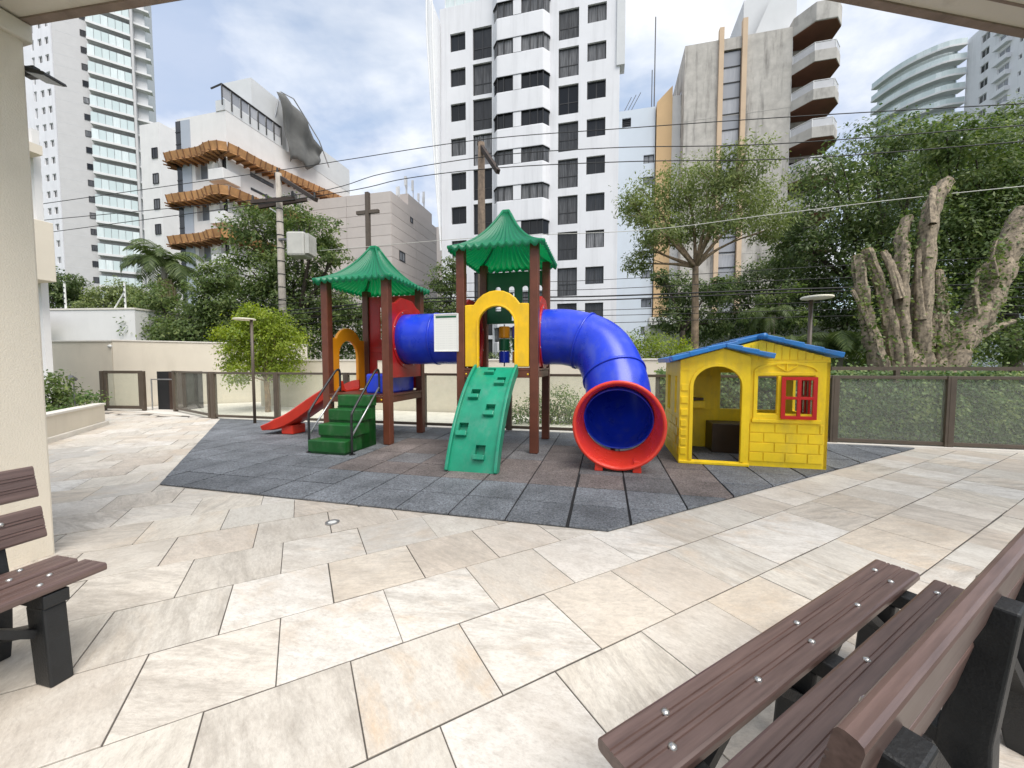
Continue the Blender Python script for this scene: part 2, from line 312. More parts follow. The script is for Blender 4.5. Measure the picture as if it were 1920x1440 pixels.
# ------------------------------------------------------------------ stone, rubber, slat materials
def stone_mat():
    m, N, L = nodes('quartzite'); out = N('ShaderNodeOutputMaterial'); b = N('ShaderNodeBsdfPrincipled'); L(b.outputs[0], out.inputs[0])
    t = N('ShaderNodeTexCoord'); oi = N('ShaderNodeObjectInfo')
    rot = N('ShaderNodeCombineXYZ'); rm = N('ShaderNodeMath', operation='MULTIPLY'); L(oi.outputs['Random'], rm.inputs[0]); rm.inputs[1].default_value = 1.9; 
    ra = N('ShaderNodeMath', operation='SUBTRACT'); L(rm.outputs[0], ra.inputs[0]); ra.inputs[1].default_value = 0.5; L(ra.outputs[0], rot.inputs[2])
    sh = N('ShaderNodeMath', operation='MULTIPLY'); L(oi.outputs['Random'], sh.inputs[0]); sh.inputs[1].default_value = 57.0
    mp = N('ShaderNodeMapping'); L(t.outputs['Object'], mp.inputs[0]); L(rot.outputs[0], mp.inputs['Rotation'])
    shv = N('ShaderNodeCombineXYZ')
    for i in range(3): L(sh.outputs[0], shv.inputs[i])
    L(shv.outputs[0], mp.inputs['Location'])
    def noise(sc, det, ro, scale3, dist=0.0):
        q = N('ShaderNodeMapping'); q.inputs['Scale'].default_value = scale3; L(mp.outputs[0], q.inputs[0])
        n = N('ShaderNodeTexNoise', i_Scale=sc, i_Detail=det, i_Roughness=ro, i_Distortion=dist); L(q.outputs[0], n.inputs['Vector']); return n.outputs['Fac']
    def rng(v, a, b_, lo=0., hi=1.):
        r = N('ShaderNodeMapRange'); r.inputs['From Min'].default_value = a; r.inputs['From Max'].default_value = b_; r.inputs['To Min'].default_value = lo; r.inputs['To Max'].default_value = hi; L(v, r.inputs['Value']); return r.outputs[0]
    base = N('ShaderNodeValToRGB'); el = base.color_ramp.elements
    el[0].color = (0.50, 0.485, 0.455, 1); el[1].color = (0.65, 0.595, 0.51, 1)
    for p, c in ((0.2, (0.61, 0.53, 0.43)), (0.4, (0.69, 0.665, 0.62)), (0.58, (0.56, 0.485, 0.405)), (0.8, (0.56, 0.53, 0.475))):
        e = el.new(p); e.color = (*c, 1)
    L(oi.outputs['Random'], base.inputs[0]); cur = base.outputs[0]
    def over(cur, fac, c):
        x = N('ShaderNodeMixRGB'); L(fac, x.inputs[0]); L(cur, x.inputs[1]); x.inputs[2].default_value = (*c, 1); return x.outputs[0]
    broad = noise(2.2, 5, .6, (1, 1, 1), .5)
    cur = over(cur, rng(broad, .50, .72, 0, .5), (0.70, 0.665, 0.60))
    gold = noise(2.6, 8, .70, (0.9, 2.0, 1), .6)
    r2a = N('ShaderNodeMath', operation='MULTIPLY'); L(oi.outputs['Random'], r2a.inputs[0]); r2a.inputs[1].default_value = 13.7
    r2 = N('ShaderNodeMath', operation='FRACT'); L(r2a.outputs[0], r2.inputs[0])
    r3a = N('ShaderNodeMath', operation='MULTIPLY'); L(oi.outputs['Random'], r3a.inputs[0]); r3a.inputs[1].default_value = 41.3
    r3 = N('ShaderNodeMath', operation='FRACT'); L(r3a.outputs[0], r3.inputs[0])
    def times(a, b_): x = N('ShaderNodeMath', operation='MULTIPLY'); L(a, x.inputs[0]); L(b_, x.inputs[1]); return x.outputs[0]
    cur = over(cur, times(rng(gold, .50, .74, 0, .75), rng(r2.outputs[0], .3, 1, .05, 1)), (0.56, 0.40, 0.25))
    mott = noise(5.5, 10, .78, (1, 1.5, 1), .2)
    cur = over(cur, rng(mott, .46, .70, 0, .62), (0.38, 0.34, 0.29))
    grain = noise(38, 6, .8, (1, 1.8, 1))
    cur = over(cur, rng(grain, .50, .72, 0, .55), (0.34, 0.30, 0.26))
    cur = over(cur, rng(grain, .46, .28, 0, .35), (0.84, 0.80, 0.74))
    grey = noise(2.2, 10, .78, (1.0, 5.0, 1), .3)
    cur = over(cur, times(rng(grey, .46, .70, 0, .95), rng(r3.outputs[0], .2, 1, .12, 1)), (0.26, 0.23, 0.195))
    fine = noise(14.0, 9, .78, (1.0, 2.8, 1), .3)
    cur = over(cur, rng(fine, .52, .74, 0, .62), (0.33, 0.29, 0.25))
    # worn, dirty patches that run over several stones
    wo = N('ShaderNodeNewGeometry'); nw = N('ShaderNodeTexNoise', i_Scale=1.1, i_Detail=7.0, i_Roughness=0.7); L(wo.outputs['Position'], nw.inputs['Vector'])
    cur = over(cur, rng(nw.outputs['Fac'], .50, .74, 0, .55), (0.38, 0.32, 0.255))
    sp = N('ShaderNodeTexNoise', i_Scale=17.0, i_Detail=9.0, i_Roughness=0.8); L(wo.outputs['Position'], sp.inputs['Vector'])
    cur = over(cur, rng(sp.outputs['Fac'], .63, .78, 0, .75), (0.16, 0.14, 0.12))
    L(cur, b.inputs['Base Color']); L(rng(fine, .3, .7, .5, .72), b.inputs['Roughness']); b.inputs['Specular IOR Level'].default_value = 0.4
    bp = N('ShaderNodeBump'); bp.inputs['Strength'].default_value = 0.35; bp.inputs['Distance'].default_value = 0.004
    mix = N('ShaderNodeMath', operation='ADD'); L(fine, mix.inputs[0]); L(grain, mix.inputs[1]); L(mix.outputs[0], bp.inputs['Height']); L(bp.outputs[0], b.inputs['Normal'])
    MATS['quartzite'] = m
stone_mat()
def rubber(name, col):
    m, N, L = nodes(name); out = N('ShaderNodeOutputMaterial'); b = N('ShaderNodeBsdfPrincipled'); L(b.outputs[0], out.inputs[0])
    g = N('ShaderNodeNewGeometry'); oi = N('ShaderNodeObjectInfo'); v = N('ShaderNodeTexVoronoi', i_Scale=85.0); L(g.outputs['Position'], v.inputs['Vector'])
    r = N('ShaderNodeMapRange'); L(v.outputs['Color'], r.inputs['Value']); r.inputs['To Min'].default_value = 0.45; r.inputs['To Max'].default_value = 1.7
    n = N('ShaderNodeTexNoise', i_Scale=2.3, i_Detail=6.0); L(g.outputs['Position'], n.inputs['Vector']); r2 = N('ShaderNodeMapRange'); L(n.outputs['Fac'], r2.inputs['Value']); r2.inputs['From Min'].default_value = .3; r2.inputs['From Max'].default_value = .7; r2.inputs['To Min'].default_value = 0.75; r2.inputs['To Max'].default_value = 1.3
    r3 = N('ShaderNodeMapRange'); L(oi.outputs['Random'], r3.inputs['Value']); r3.inputs['To Min'].default_value = 0.85; r3.inputs['To Max'].default_value = 1.15
    a = N('ShaderNodeMath', operation='MULTIPLY'); L(r.outputs[0], a.inputs[0]); L(r2.outputs[0], a.inputs[1]); a2 = N('ShaderNodeMath', operation='MULTIPLY'); L(a.outputs[0], a2.inputs[0]); L(r3.outputs[0], a2.inputs[1])
    x = N('ShaderNodeVectorMath', operation='SCALE'); x.inputs[0].default_value = col; L(a2.outputs[0], x.inputs['Scale']); L(x.outputs[0], b.inputs['Base Color'])
    b.inputs['Roughness'].default_value = 0.75; b.inputs['Specular IOR Level'].default_value = 0.4
    bp = N('ShaderNodeBump'); bp.inputs['Strength'].default_value = 0.6; bp.inputs['Distance'].default_value = 0.004; L(v.outputs['Distance'], bp.inputs['Height']); L(bp.outputs[0], b.inputs['Normal'])
    MATS[name] = m
rubber('rubber_grey', (0.122, 0.130, 0.142)); rubber('rubber_brown', (0.132, 0.112, 0.106)); rubber('rubber_mid', (0.120, 0.118, 0.122))
def slat_mat():
    m, N, L = nodes('slat_wood'); out = N('ShaderNodeOutputMaterial'); b = N('ShaderNodeBsdfPrincipled'); L(b.outputs[0], out.inputs[0])
    t = N('ShaderNodeTexCoord'); mp = N('ShaderNodeMapping'); mp.inputs['Scale'].default_value = (2, 40, 40); L(t.outputs['Object'], mp.inputs[0])
    n = N('ShaderNodeTexNoise', i_Scale=2.0, i_Detail=6.0, i_Roughness=0.6); L(mp.outputs[0], n.inputs['Vector'])
    c = N('ShaderNodeValToRGB'); c.color_ramp.elements[0].position = .3; c.color_ramp.elements[1].position = .75; c.color_ramp.elements[0].color = (0.070, 0.038, 0.031, 1); c.color_ramp.elements[1].color = (0.150, 0.092, 0.078, 1)
    L(n.outputs['Fac'], c.inputs[0]); L(c.outputs[0], b.inputs['Base Color']); b.inputs['Roughness'].default_value = 0.35; b.inputs['Specular IOR Level'].default_value = 0.9
    n2 = N('ShaderNodeTexNoise', i_Scale=3.0, i_Detail=4.0); L(t.outputs['Object'], n2.inputs['Vector']); r = N('ShaderNodeMapRange'); L(n2.outputs['Fac'], r.inputs['Value']); r.inputs['To Min'].default_value = .28; r.inputs['To Max'].default_value = .55; L(r.outputs[0], b.inputs['Roughness'])
    bp = N('ShaderNodeBump'); bp.inputs['Strength'].default_value = 0.15; bp.inputs['Distance'].default_value = 0.002; L(n.outputs['Fac'], bp.inputs['Height']); L(bp.outputs[0], b.inputs['Normal'])
    MATS['slat_wood'] = m
slat_mat()
m, N, L = nodes('roof_green'); out = N('ShaderNodeOutputMaterial'); b = N('ShaderNodeBsdfPrincipled', i_Roughness=0.3); nn = N('ShaderNodeTexNoise', i_Scale=3.0, i_Detail=5.0)
cr = N('ShaderNodeMixRGB'); L(nn.outputs['Fac'], cr.inputs[0]); cr.inputs[1].default_value = (0.020, 0.20, 0.12, 1); cr.inputs[2].default_value = (0.05, 0.31, 0.20, 1); L(cr.outputs[0], b.inputs['Base Color'])
tr = N('ShaderNodeBsdfTranslucent'); tr.inputs[0].default_value = (0.01, 0.72, 0.36, 1); ms = N('ShaderNodeMixShader'); ms.inputs[0].default_value = 0.5; L(b.outputs[0], ms.inputs[1]); L(tr.outputs[0], ms.inputs[2]); L(ms.outputs[0], out.inputs[0]); MATS['roof_green'] = m
m, N, L = nodes('sign_face'); out = N('ShaderNodeOutputMaterial'); b = N('ShaderNodeBsdfPrincipled', i_Roughness=0.4); L(b.outputs[0], out.inputs[0])   # rows of print too small to read
t = N('ShaderNodeTexCoord'); mp = N('ShaderNodeMapping'); mp.inputs['Scale'].default_value = (60, 1, 1); L(t.outputs['Object'], mp.inputs[0]); n = N('ShaderNodeTexNoise', i_Scale=1.0); L(mp.outputs[0], n.inputs['Vector'])
w = N('ShaderNodeTexWave', bands_direction='Z', i_Scale=9.0); L(t.outputs['Object'], w.inputs['Vector']); mu = N('ShaderNodeMath', operation='MULTIPLY'); L(n.outputs['Fac'], mu.inputs[0]); L(w.outputs['Fac'], mu.inputs[1])
r = N('ShaderNodeMapRange'); L(mu.outputs[0], r.inputs['Value']); r.inputs['From Min'].default_value = .35; r.inputs['From Max'].default_value = .6; r.inputs['To Max'].default_value = .22; cx = N('ShaderNodeMixRGB'); L(r.outputs[0], cx.inputs[0]); cx.inputs[1].default_value = (.78, .78, .74, 1); cx.inputs[2].default_value = (.42, .42, .41, 1); L(cx.outputs[0], b.inputs['Base Color']); MATS['sign_face'] = m

# ------------------------------------------------------------------ ground, paving, rubber mat
def clip(poly, conv):
    'part of poly inside the convex counter-clockwise outline conv'
    for i in range(len(conv)):
        ax, ay = conv[i]; bx, by = conv[(i + 1) % len(conv)]; out = []
        side = lambda p: (bx - ax) * (p[1] - ay) - (by - ay) * (p[0] - ax)
        for k in range(len(poly)):
            p, q = poly[k], poly[(k + 1) % len(poly)]; sp, sq = side(p), side(q)
            if sp >= 0: out.append(p)
            if (sp > 0 > sq) or (sp < 0 < sq):
                f = sp / (sp - sq); out.append((p[0] + f * (q[0] - p[0]), p[1] + f * (q[1] - p[1])))
        poly = out
        if len(poly) < 3: return []
    return poly
def area(p): return 0.5 * sum(p[i][0] * p[(i + 1) % len(p)][1] - p[(i + 1) % len(p)][0] * p[i][1] for i in range(len(p)))
g = MB(); g.add([(-900, -60, -0.6), (900, -60, -0.6), (900, 1500, -0.6), (-900, 1500, -0.6)], [(0, 1, 2, 3)])
tag(g.build('ground', MATS['lawn']), 'dark ground running on beneath the trees and houses', None, kind='structure')
FA, FB = Vector((-7.12, 9.14)), Vector((5.24, 6.23))              # foot of the glass fence, left and right end
FC = Vector((12.6, 4.45))
MATP = [(-3.785, 4.067), (0.744, 2.912), (6.181, 5.836), (5.30, 6.12), (-6.86, 8.98)]
PATIO = [(-9.5, -0.6), (8.8, -0.6), (13.0, 4.35), (5.24, 6.30), (-7.05, 9.22), (-12.2, 11.2), (-12.6, 7.2), (-7.5, 5.0)]
b_ = MB(); b_.prism(PATIO, XYT, -0.6, -0.0045)
patio = b_.build('patio', MATS['grout'], weld=True); tag(patio, 'cream quartzite terrace laid in staggered rows with dark joints', None, kind='structure')
rnd = random.Random(5)
ca, sa = math.cos(A), math.sin(A)
RW, SL, GAP = 0.484, 0.508, 0.0044
PCON1 = [(-12.6, -0.3), (8.5, -0.3), (13.0, 4.33), (5.24, 6.26), (-7.05, 9.18), (-12.6, 10.5)]
PCON2 = [(-7.05, 9.18), (-12.2, 11.15), (-12.6, 10.5)]
stones = []
for j in range(-12, 28):
    off = (0.172 if j % 2 == 0 else -0.093) + rnd.uniform(-.05, .05); b0 = 1.28 + j * RW
    for i in range(-34, 34):
        x0 = off + i * SL; g1 = GAP * rnd.uniform(.25, .9); g2 = GAP * rnd.uniform(.6, 1.5)
        q = [(x0 + g1, b0 + g2), (x0 + SL - g1, b0 + g2), (x0 + SL - g1, b0 + RW - g2), (x0 + g1, b0 + RW - g2)]
        q = [(a * ca - c * sa, a * sa + c * ca) for a, c in q]
        q = max((clip(q, PCON1), clip(q, PCON2)), key=lambda z: area(z) if len(z) > 2 else 0)
        if len(q) < 3 or area(q) < 0.01: continue
        if abs(area(clip(q, MATP)) - area(q)) < 1e-4: continue
        cx, cy = sum(p[0] for p in q) / len(q), sum(p[1] for p in q) / len(q)
        if cy < 0.5 or abs(cx) > 1.45 * cy + 0.6: continue
        stones.append((area(q) / (cx * cx + cy * cy) ** 1.5, q, cx, cy))
stones.sort(key=lambda a: -a[0])
def stone_into(mb, q, cx, cy, z=0.0):
    n = len(q); e = 0.004; vs = []
    tx, ty = rnd.uniform(-.0025, .0025), rnd.uniform(-.0025, .0025); dz = rnd.uniform(-.0015, .0015)
    top = lambda x, y: z + dz + tx * (x - cx) + ty * (y - cy)
    ins = lambda p, k: (p[0] + (cx - p[0]) * k, p[1] + (cy - p[1]) * k)
    vs += [(p[0] - cx, p[1] - cy, -0.03) for p in q] + [(p[0] - cx, p[1] - cy, top(*p) - .0012) for p in q]
    vs += [(ins(p, .008)[0] - cx, ins(p, .008)[1] - cy, top(*p)) for p in q]
    fs = [tuple(2 * n + k for k in range(n))]
    for r_ in range(2):
        for k in range(n): fs.append((r_ * n + k, r_ * n + (k + 1) % n, (r_ + 1) * n + (k + 1) % n, (r_ + 1) * n + k))
    mb.add([(v[0], v[1], v[2]) for v in vs], fs)
rest = MB()
for k, (w_, q, cx, cy) in enumerate(stones):
    if k < 300:
        mb = MB(); stone_into(mb, q, cx, cy); mb.build('paving_stone', MATS['quartzite'], patio, loc=(cx, cy, 0))
    else:
        mb = MB(); stone_into(mb, q, cx, cy); rest.add([(v[0] + cx, v[1] + cy, v[2]) for v in mb.v], mb.f)
if rest.v:
    o = rest.build('far_paving', MATS['quartzite'], patio); o['kind'] = 'stuff'
# rubber mat
ms = MB(); cxm, cym = 0.0, 5.6
ms.prism([((p[0] - cxm) * .999 + cxm, (p[1] - cym) * .999 + cym) for p in MATP], XYT, 0.003, 0.009)
rmat = ms.build('rubber_mat', MATS['sub_black'], weld=True); tag(rmat, 'grey and brown rubber safety tiles under the play set', None, kind='structure')
TS = 0.505; k0 = Vector((0.744, 2.912)); tiles = 0
for j in range(-2, 14):
    for i in range(-20, 16):
        x0, y0 = i * TS + 0.18, j * TS - 0.02
        gx = 0.008 + (0.012 if i == -1 and j < 3 else 0) + rnd.uniform(0, .006); gy = 0.005 + rnd.uniform(0, .004)
        q = [(x0 + gx, y0 + gy), (x0 + TS - gx / 2, y0 + gy), (x0 + TS - gx / 2, y0 + TS - gy), (x0 + gx, y0 + TS - gy)]
        q = [(k0.x + a * ux - c * uy, k0.y + a * uy + c * ux) for a, c in q]
        q = clip(q, MATP)
        if len(q) < 3 or area(q) < 0.006: continue
        cx, cy = sum(p[0] for p in q) / len(q), sum(p[1] for p in q) / len(q); n = len(q)
        dz = rnd.uniform(-.002, .002)
        mb = MB(); mb.add([(p[0] - cx, p[1] - cy, -0.002) for p in q] + [(p[0] - cx, p[1] - cy, .0105 + dz) for p in q] + [((p[0] - cx) * .985, (p[1] - cy) * .985, .013 + dz) for p in q],
               [tuple(2 * n + k for k in range(n))] + [(r_ * n + k, r_ * n + (k + 1) % n, (r_ + 1) * n + (k + 1) % n, (r_ + 1) * n + k) for r_ in range(2) for k in range(n)])
        brown = 2 <= j <= 5 and -7 <= i <= 1
        mname = 'rubber_brown' if brown else 'rubber_grey'
        if brown and rnd.random() < .25: mname = 'rubber_mid'
        mb.build('rubber_tile', MATS[mname], rmat, loc=(cx, cy, 0.009)); tiles += 1
print('stones', len(stones), 'tiles', tiles)
# recessed floor light in the paving
p = at(614, 985, 3); fl = thing('floor_light', 'small round steel floor light set flush in the paving before the mat', 'floor light', (-1.475, 3.09, 0.002))
mb = MB(); ro = [(0.055 * math.cos(k * PI / 12), 0.055 * math.sin(k * PI / 12)) for k in range(24)]; ri = [(a * .62, c * .62) for a, c in ro]
mb.strip(ro, ri, XYT, 0.0, 0.006); mb.build('rim', MATS['steel'], fl); mb = MB(); mb.prism([(a * .985, c * .985) for a, c in ri], XYT, 0.0, 0.003); mb.build('lens', MATS['white_plastic'], fl)

# ------------------------------------------------------------------ roof slab edge ahead of the camera, pillar on the left
SB = 3.50
cl = MB(); edge = [(-9.0, 3.514), (0.08, 2.107), (9.0, 3.677)]
outl = [(-9.0, 1.45), (9.0, 1.45)] + edge[::-1]  # slab cut short at the back so sunlight reaches the near paving
cl.prism([(a, c - .05) if c > 0 else (a, c) for a, c in outl], XYT, SB, SB + 0.22)
ceil = cl.build('ceiling', MATS['soffit_paint'], weld=True); tag(ceil, 'painted concrete canopy slab overhead with a stained edge', None, kind='structure')
dr = MB()
for (p, q) in ((edge[0], edge[1]), (edge[1], edge[2])):
    d = (Vector(q) - Vector(p)).normalized(); n2 = Vector((-d.y, d.x)); 
    o1 = [Vector(p), Vector(q), Vector(q) - n2 * .05, Vector(p) - n2 * .05]
    dr.prism([tuple(v) for v in o1], XYT, SB - .012, SB + .23)
    o2 = [Vector(p) - n2 * .16, Vector(q) - n2 * .16, Vector(q) - n2 * .175, Vector(p) - n2 * .175]
    dr.prism([tuple(v) for v in o2], XYT, SB - .004, SB + .01)
dr.build('drip_edge', MATS['edge_paint'], ceil)
pil = thing('pillar', 'broad beige rendered pillar carrying the canopy at the left edge', 'pillar', (-3.14, 2.58, 0), U)
mb = MB(); mb.box(-1.2, 0, -4.2, 0, -0.01, SB - 0.002); mb.build('shaft', MATS['pillar_paint'], pil, bevel=0.012)
mb = MB(); mb.box(-1.22, 0.03, -4.22, 0.03, SB - .13, SB - .014); mb.build('head_moulding', MATS['soffit_paint'], pil, bevel=0.01)
fd = thing('flood_light', 'black wall floodlight jutting from the beige pillar', 'flood light', at(64, 150, 2.66), R(-5)); fd.scale = (.82, .62, .8)
mb = MB(); mb.add([(0, -.10, .03), (.20, -.10, -.02), (.20, .10, -.02), (0, .10, .03), (0, -.10, .07), (.19, -.10, .005), (.19, .10, .005), (0, .10, .07)], [(3, 2, 1, 0), (4, 5, 6, 7), (0, 1, 5, 4), (1, 2, 6, 5), (2, 3, 7, 6), (3, 0, 4, 7)]); mb.build('housing', MATS['black_metal'], fd, bevel=.006)
mb = MB(); mb.add([(.02, -.085, .018), (.185, -.085, -.023), (.185, .085, -.023), (.02, .085, .018), (.02, -.085, .028), (.185, -.085, -.013), (.185, .085, -.013), (.02, .085, .028)], [(3, 2, 1, 0), (4, 5, 6, 7), (0, 1, 5, 4), (1, 2, 6, 5), (2, 3, 7, 6), (3, 0, 4, 7)]); mb.build('lens', MATS['pane_grey'], fd)
mb = MB(); mb.box(-.06, .03, -.03, .03, .02, .10); mb.build('bracket', MATS['black_metal'], fd)

# ------------------------------------------------------------------ benches
BL = 1.665
def slat_profile(w, t):
    'cross-section with rounded edges and two pairs of grooves on the upper face'
    e = 0.010; pts = [(e, -t), (w - e, -t), (w - e * .3, -t + e * .3), (w, -t + e), (w, -e), (w - e * .3, -e * .3), (w - e, 0)]
    for c in (w * .70, w * .61, w * .37, w * .28):
        pts += [(c + .0035, 0), (c + .0015, -.0035), (c - .0015, -.0035), (c - .0035, 0)]
    return pts + [(e, 0), (e * .3, -e * .3), (0, -e), (0, -t + e), (e * .3, -t + e * .3)]
def bolt_into(mb, c, n, r=.0105):
    n = Vector(n).normalized(); a = n.orthogonal().normalized(); b2 = n.cross(a); c = Vector(c); vs = []
    for k, (rr, hh) in enumerate(((r, -.001), (r, .002), (r * .75, .0055), (r * .3, .0075))):
        vs += [c + n * hh + rr * (math.cos(t * PI / 5) * a + math.sin(t * PI / 5) * b2) for t in range(10)]
    fs = [(k * 10 + t, k * 10 + (t + 1) % 10, k * 10 + 10 + (t + 1) % 10, k * 10 + 10 + t) for k in range(3) for t in range(10)] + [tuple(30 + t for t in range(10))]
    mb.add(vs, fs)
def bench(label, loc, rot):
    t = thing('park_bench', label, 'bench', loc, rot, 'brown slatted benches on the terrace')
    seat_z = 0.42; SW, ST = 0.146, 0.034
    sup = (0.16, BL / 2, BL - 0.16)
    def slat(o, ya, za):                        # o: lower front corner, ya: across, za: face normal
        ya, za, o = Vector(ya).normalized(), Vector(za).normalized(), Vector(o)
        mb = MB(); prof = slat_profile(SW, ST); mb.prism(prof, lambda a, c, x: tuple(o + ya * a + za * c + Vector((x, 0, 0))), 0, BL)
        s_ = mb.build('slat', MATS['slat_wood'], t, weld=True)
        for k, x in enumerate(sup):
            for f in (.27, .73):
                bm = MB(); bolt_into(bm, o + ya * (SW * f) + Vector((x - .03 + (.06 if f > .5 else 0), 0, 0)), za); bm.build('bolt', MATS['bolt'], s_, smooth=True)
        for x in (BL * .30, BL * .70):
            bm = MB(); bolt_into(bm, o + ya * (SW * .70) + Vector((x, 0, 0)), za); bm.build('bolt', MATS['bolt'], s_, smooth=True)
    slat((0, 0, seat_z), (0, 1, 0), (0, 0, 1)); slat((0, .183, seat_z - .004), (0, 1, 0), (0, 0, 1))
    by, bz = Vector((0, .20, .98)).normalized(), Vector((0, -.98, .20)).normalized()
    slat((0, .375, .50), by, bz); slat((0, .415, .685), by, bz)
    for x in sup:
        mb = MB(); mb.prism([(.0, 0), (.095, 0), (.125, seat_z - ST - .062), (.02, seat_z - ST - .062)], YZT, x - .036, x + .036); mb.build('front_leg', MATS['black_plastic'], t, bevel=.008)
        mb = MB(); mb.box(x - .04, x + .04, .005, .44, seat_z - ST - .06, seat_z - ST - .005); mb.build('seat_beam', MATS['black_plastic'], t, bevel=.006)
        pts_f = [(.40, 0), (.375, .12), (.365, .25), (.372, .40), (.40, .56), (.425, .68), (.437, .74)]
        pts_b = [(.53, 0), (.50, .12), (.475, .25), (.472, .40), (.485, .56), (.495, .68), (.50, .74)]
        mb = MB(); mb.strip([(a + .012, c) for a, c in pts_f], pts_b, YZT, x - .043, x + .043, closed=False); mb.build('rear_leg', MATS['black_plastic'], t, bevel=.006)
        mb = MB(); mb.bar((x, .14, .20), (x, .40, .12), .05, .035); mb.build('stretcher', MATS['black_plastic'], t)
    for x, s_ in ((sup[0], 1), (sup[1], -1), (sup[1], 1), (sup[2], -1)):
        mb = MB(); mb.bar((x + s_ * .04, .08, .22), (x + s_ * .27, .08, seat_z - ST - .006), .05, .03); mb.build('brace', MATS['black_plastic'], t)
        mb = MB(); mb.bar((x + s_ * .04, .43, .22), (x + s_ * .30, .40, .50), .05, .03); mb.build('brace', MATS['black_plastic'], t)
    return t
bench('brown slatted bench in the near right corner, seen from behind its backrest', (1.646, 1.700, 0), R(210))
bench('brown slatted bench cut off by the left edge, in front of the beige pillar', (-1.80 - BL * .235, 1.663 - BL * .972, 0), R(76.4))
# ------------------------------------------------------------------ play set
def arch_panel():
    'matched outlines of the shouldered arch panel, 0.96 wide, opening to the floor'
    outer = [(-.48, .9 * k / 4) for k in range(4)] + [(-.48, .90), (-.38, .905)] + [(.40 * math.cos(R(150 - 120 * k / 8)), .70 + .40 * math.sin(R(150 - 120 * k / 8))) for k in range(9)] + [(.38, .905), (.48, .90)] + [(.48, .9 * (3 - k) / 4) for k in range(4)]
    inner = [(-.27, .6 * k / 4) for k in range(4)] + [(.27 * math.cos(R(180 - 15 * k)), .60 + .27 * math.sin(R(180 - 15 * k))) for k in range(13)] + [(.27, .6 * (3 - k) / 4) for k in range(4)]
    return outer, inner
def matched(outer, inner, c):
    'sample two star-shaped outlines at the same angles'
    def hit(poly, a):
        dx, dy = math.cos(a), math.sin(a); best = None
        for i in range(len(poly)):
            x1, y1 = poly[i][0] - c[0], poly[i][1] - c[1]; x2, y2 = poly[(i + 1) % len(poly)][0] - c[0], poly[(i + 1) % len(poly)][1] - c[1]
            den = dx * (y2 - y1) - dy * (x2 - x1)
            if abs(den) < 1e-9: continue
            t = (x1 * (y2 - y1) - y1 * (x2 - x1)) / den; s_ = (x1 * dy - y1 * dx) / den
            if t > 0 and -1e-6 <= s_ <= 1 + 1e-6: best = t if best is None else max(best, t)
        return (c[0] + dx * best, c[1] + dy * best)
    an = sorted({round(math.atan2(p[1] - c[1], p[0] - c[0]), 5) for p in list(outer) + list(inner)})
    return [hit(outer, a) for a in an], [hit(inner, a) for a in an]
circ = lambda cx, cy, r, n=32: [(cx + r * math.cos(2 * PI * k / n), cy + r * math.sin(2 * PI * k / n)) for k in range(n)]
ps = thing('play_set', 'two-tower playground set with green roofs, red slide, blue tubes and climbing ramp', 'play set', (0.32, 5.486, 0.022), U)
PW = 0.125
def post(x, y, top):
    mb = MB(); w = PW / 2; mb.box(x - w, x + w, y - w, y + w, 0, top); p_ = mb.build('post', MATS['post_plastic'], ps, bevel=.012)
    return p_
def deck(x0, x1, y0, y1, z):
    mb = MB(); n = 6; w = (y1 - y0) / n
    for k in range(n): mb.box(x0, x1, y0 + k * w + .003, y0 + (k + 1) * w - .003, z - .03, z)
    mb.build('deck', MATS['post_plastic'], ps)
    for a, b2 in (((x0, y0 + .03), (x1, y0 + .03)), ((x0, y1 - .03), (x1, y1 - .03)), ((x0 + .03, y0 + .06), (x0 + .03, y1 - .06)), ((x1 - .03, y0 + .06), (x1 - .03, y1 - .06))):
        mb = MB(); mb.bar((*a, z - .085), (*b2, z - .085), .045, .10); e = mb.build('beam', MATS['post_plastic'], ps, bevel=.006)
        d = (Vector(b2) - Vector(a)).normalized(); nrm = Vector((d.y, -d.x, 0))
        if a[1] < y0 + .05 and b2[1] < y0 + .05:
            for f in (.12, .88):
                bm = MB(); q = Vector(a) + (Vector(b2) - Vector(a)) * f; bolt_into(bm, Vector((q.x, q.y, z - .085)) + nrm * .022, nrm, .014); bm.build('bolt', MATS['yellow_plastic'], e, smooth=True)
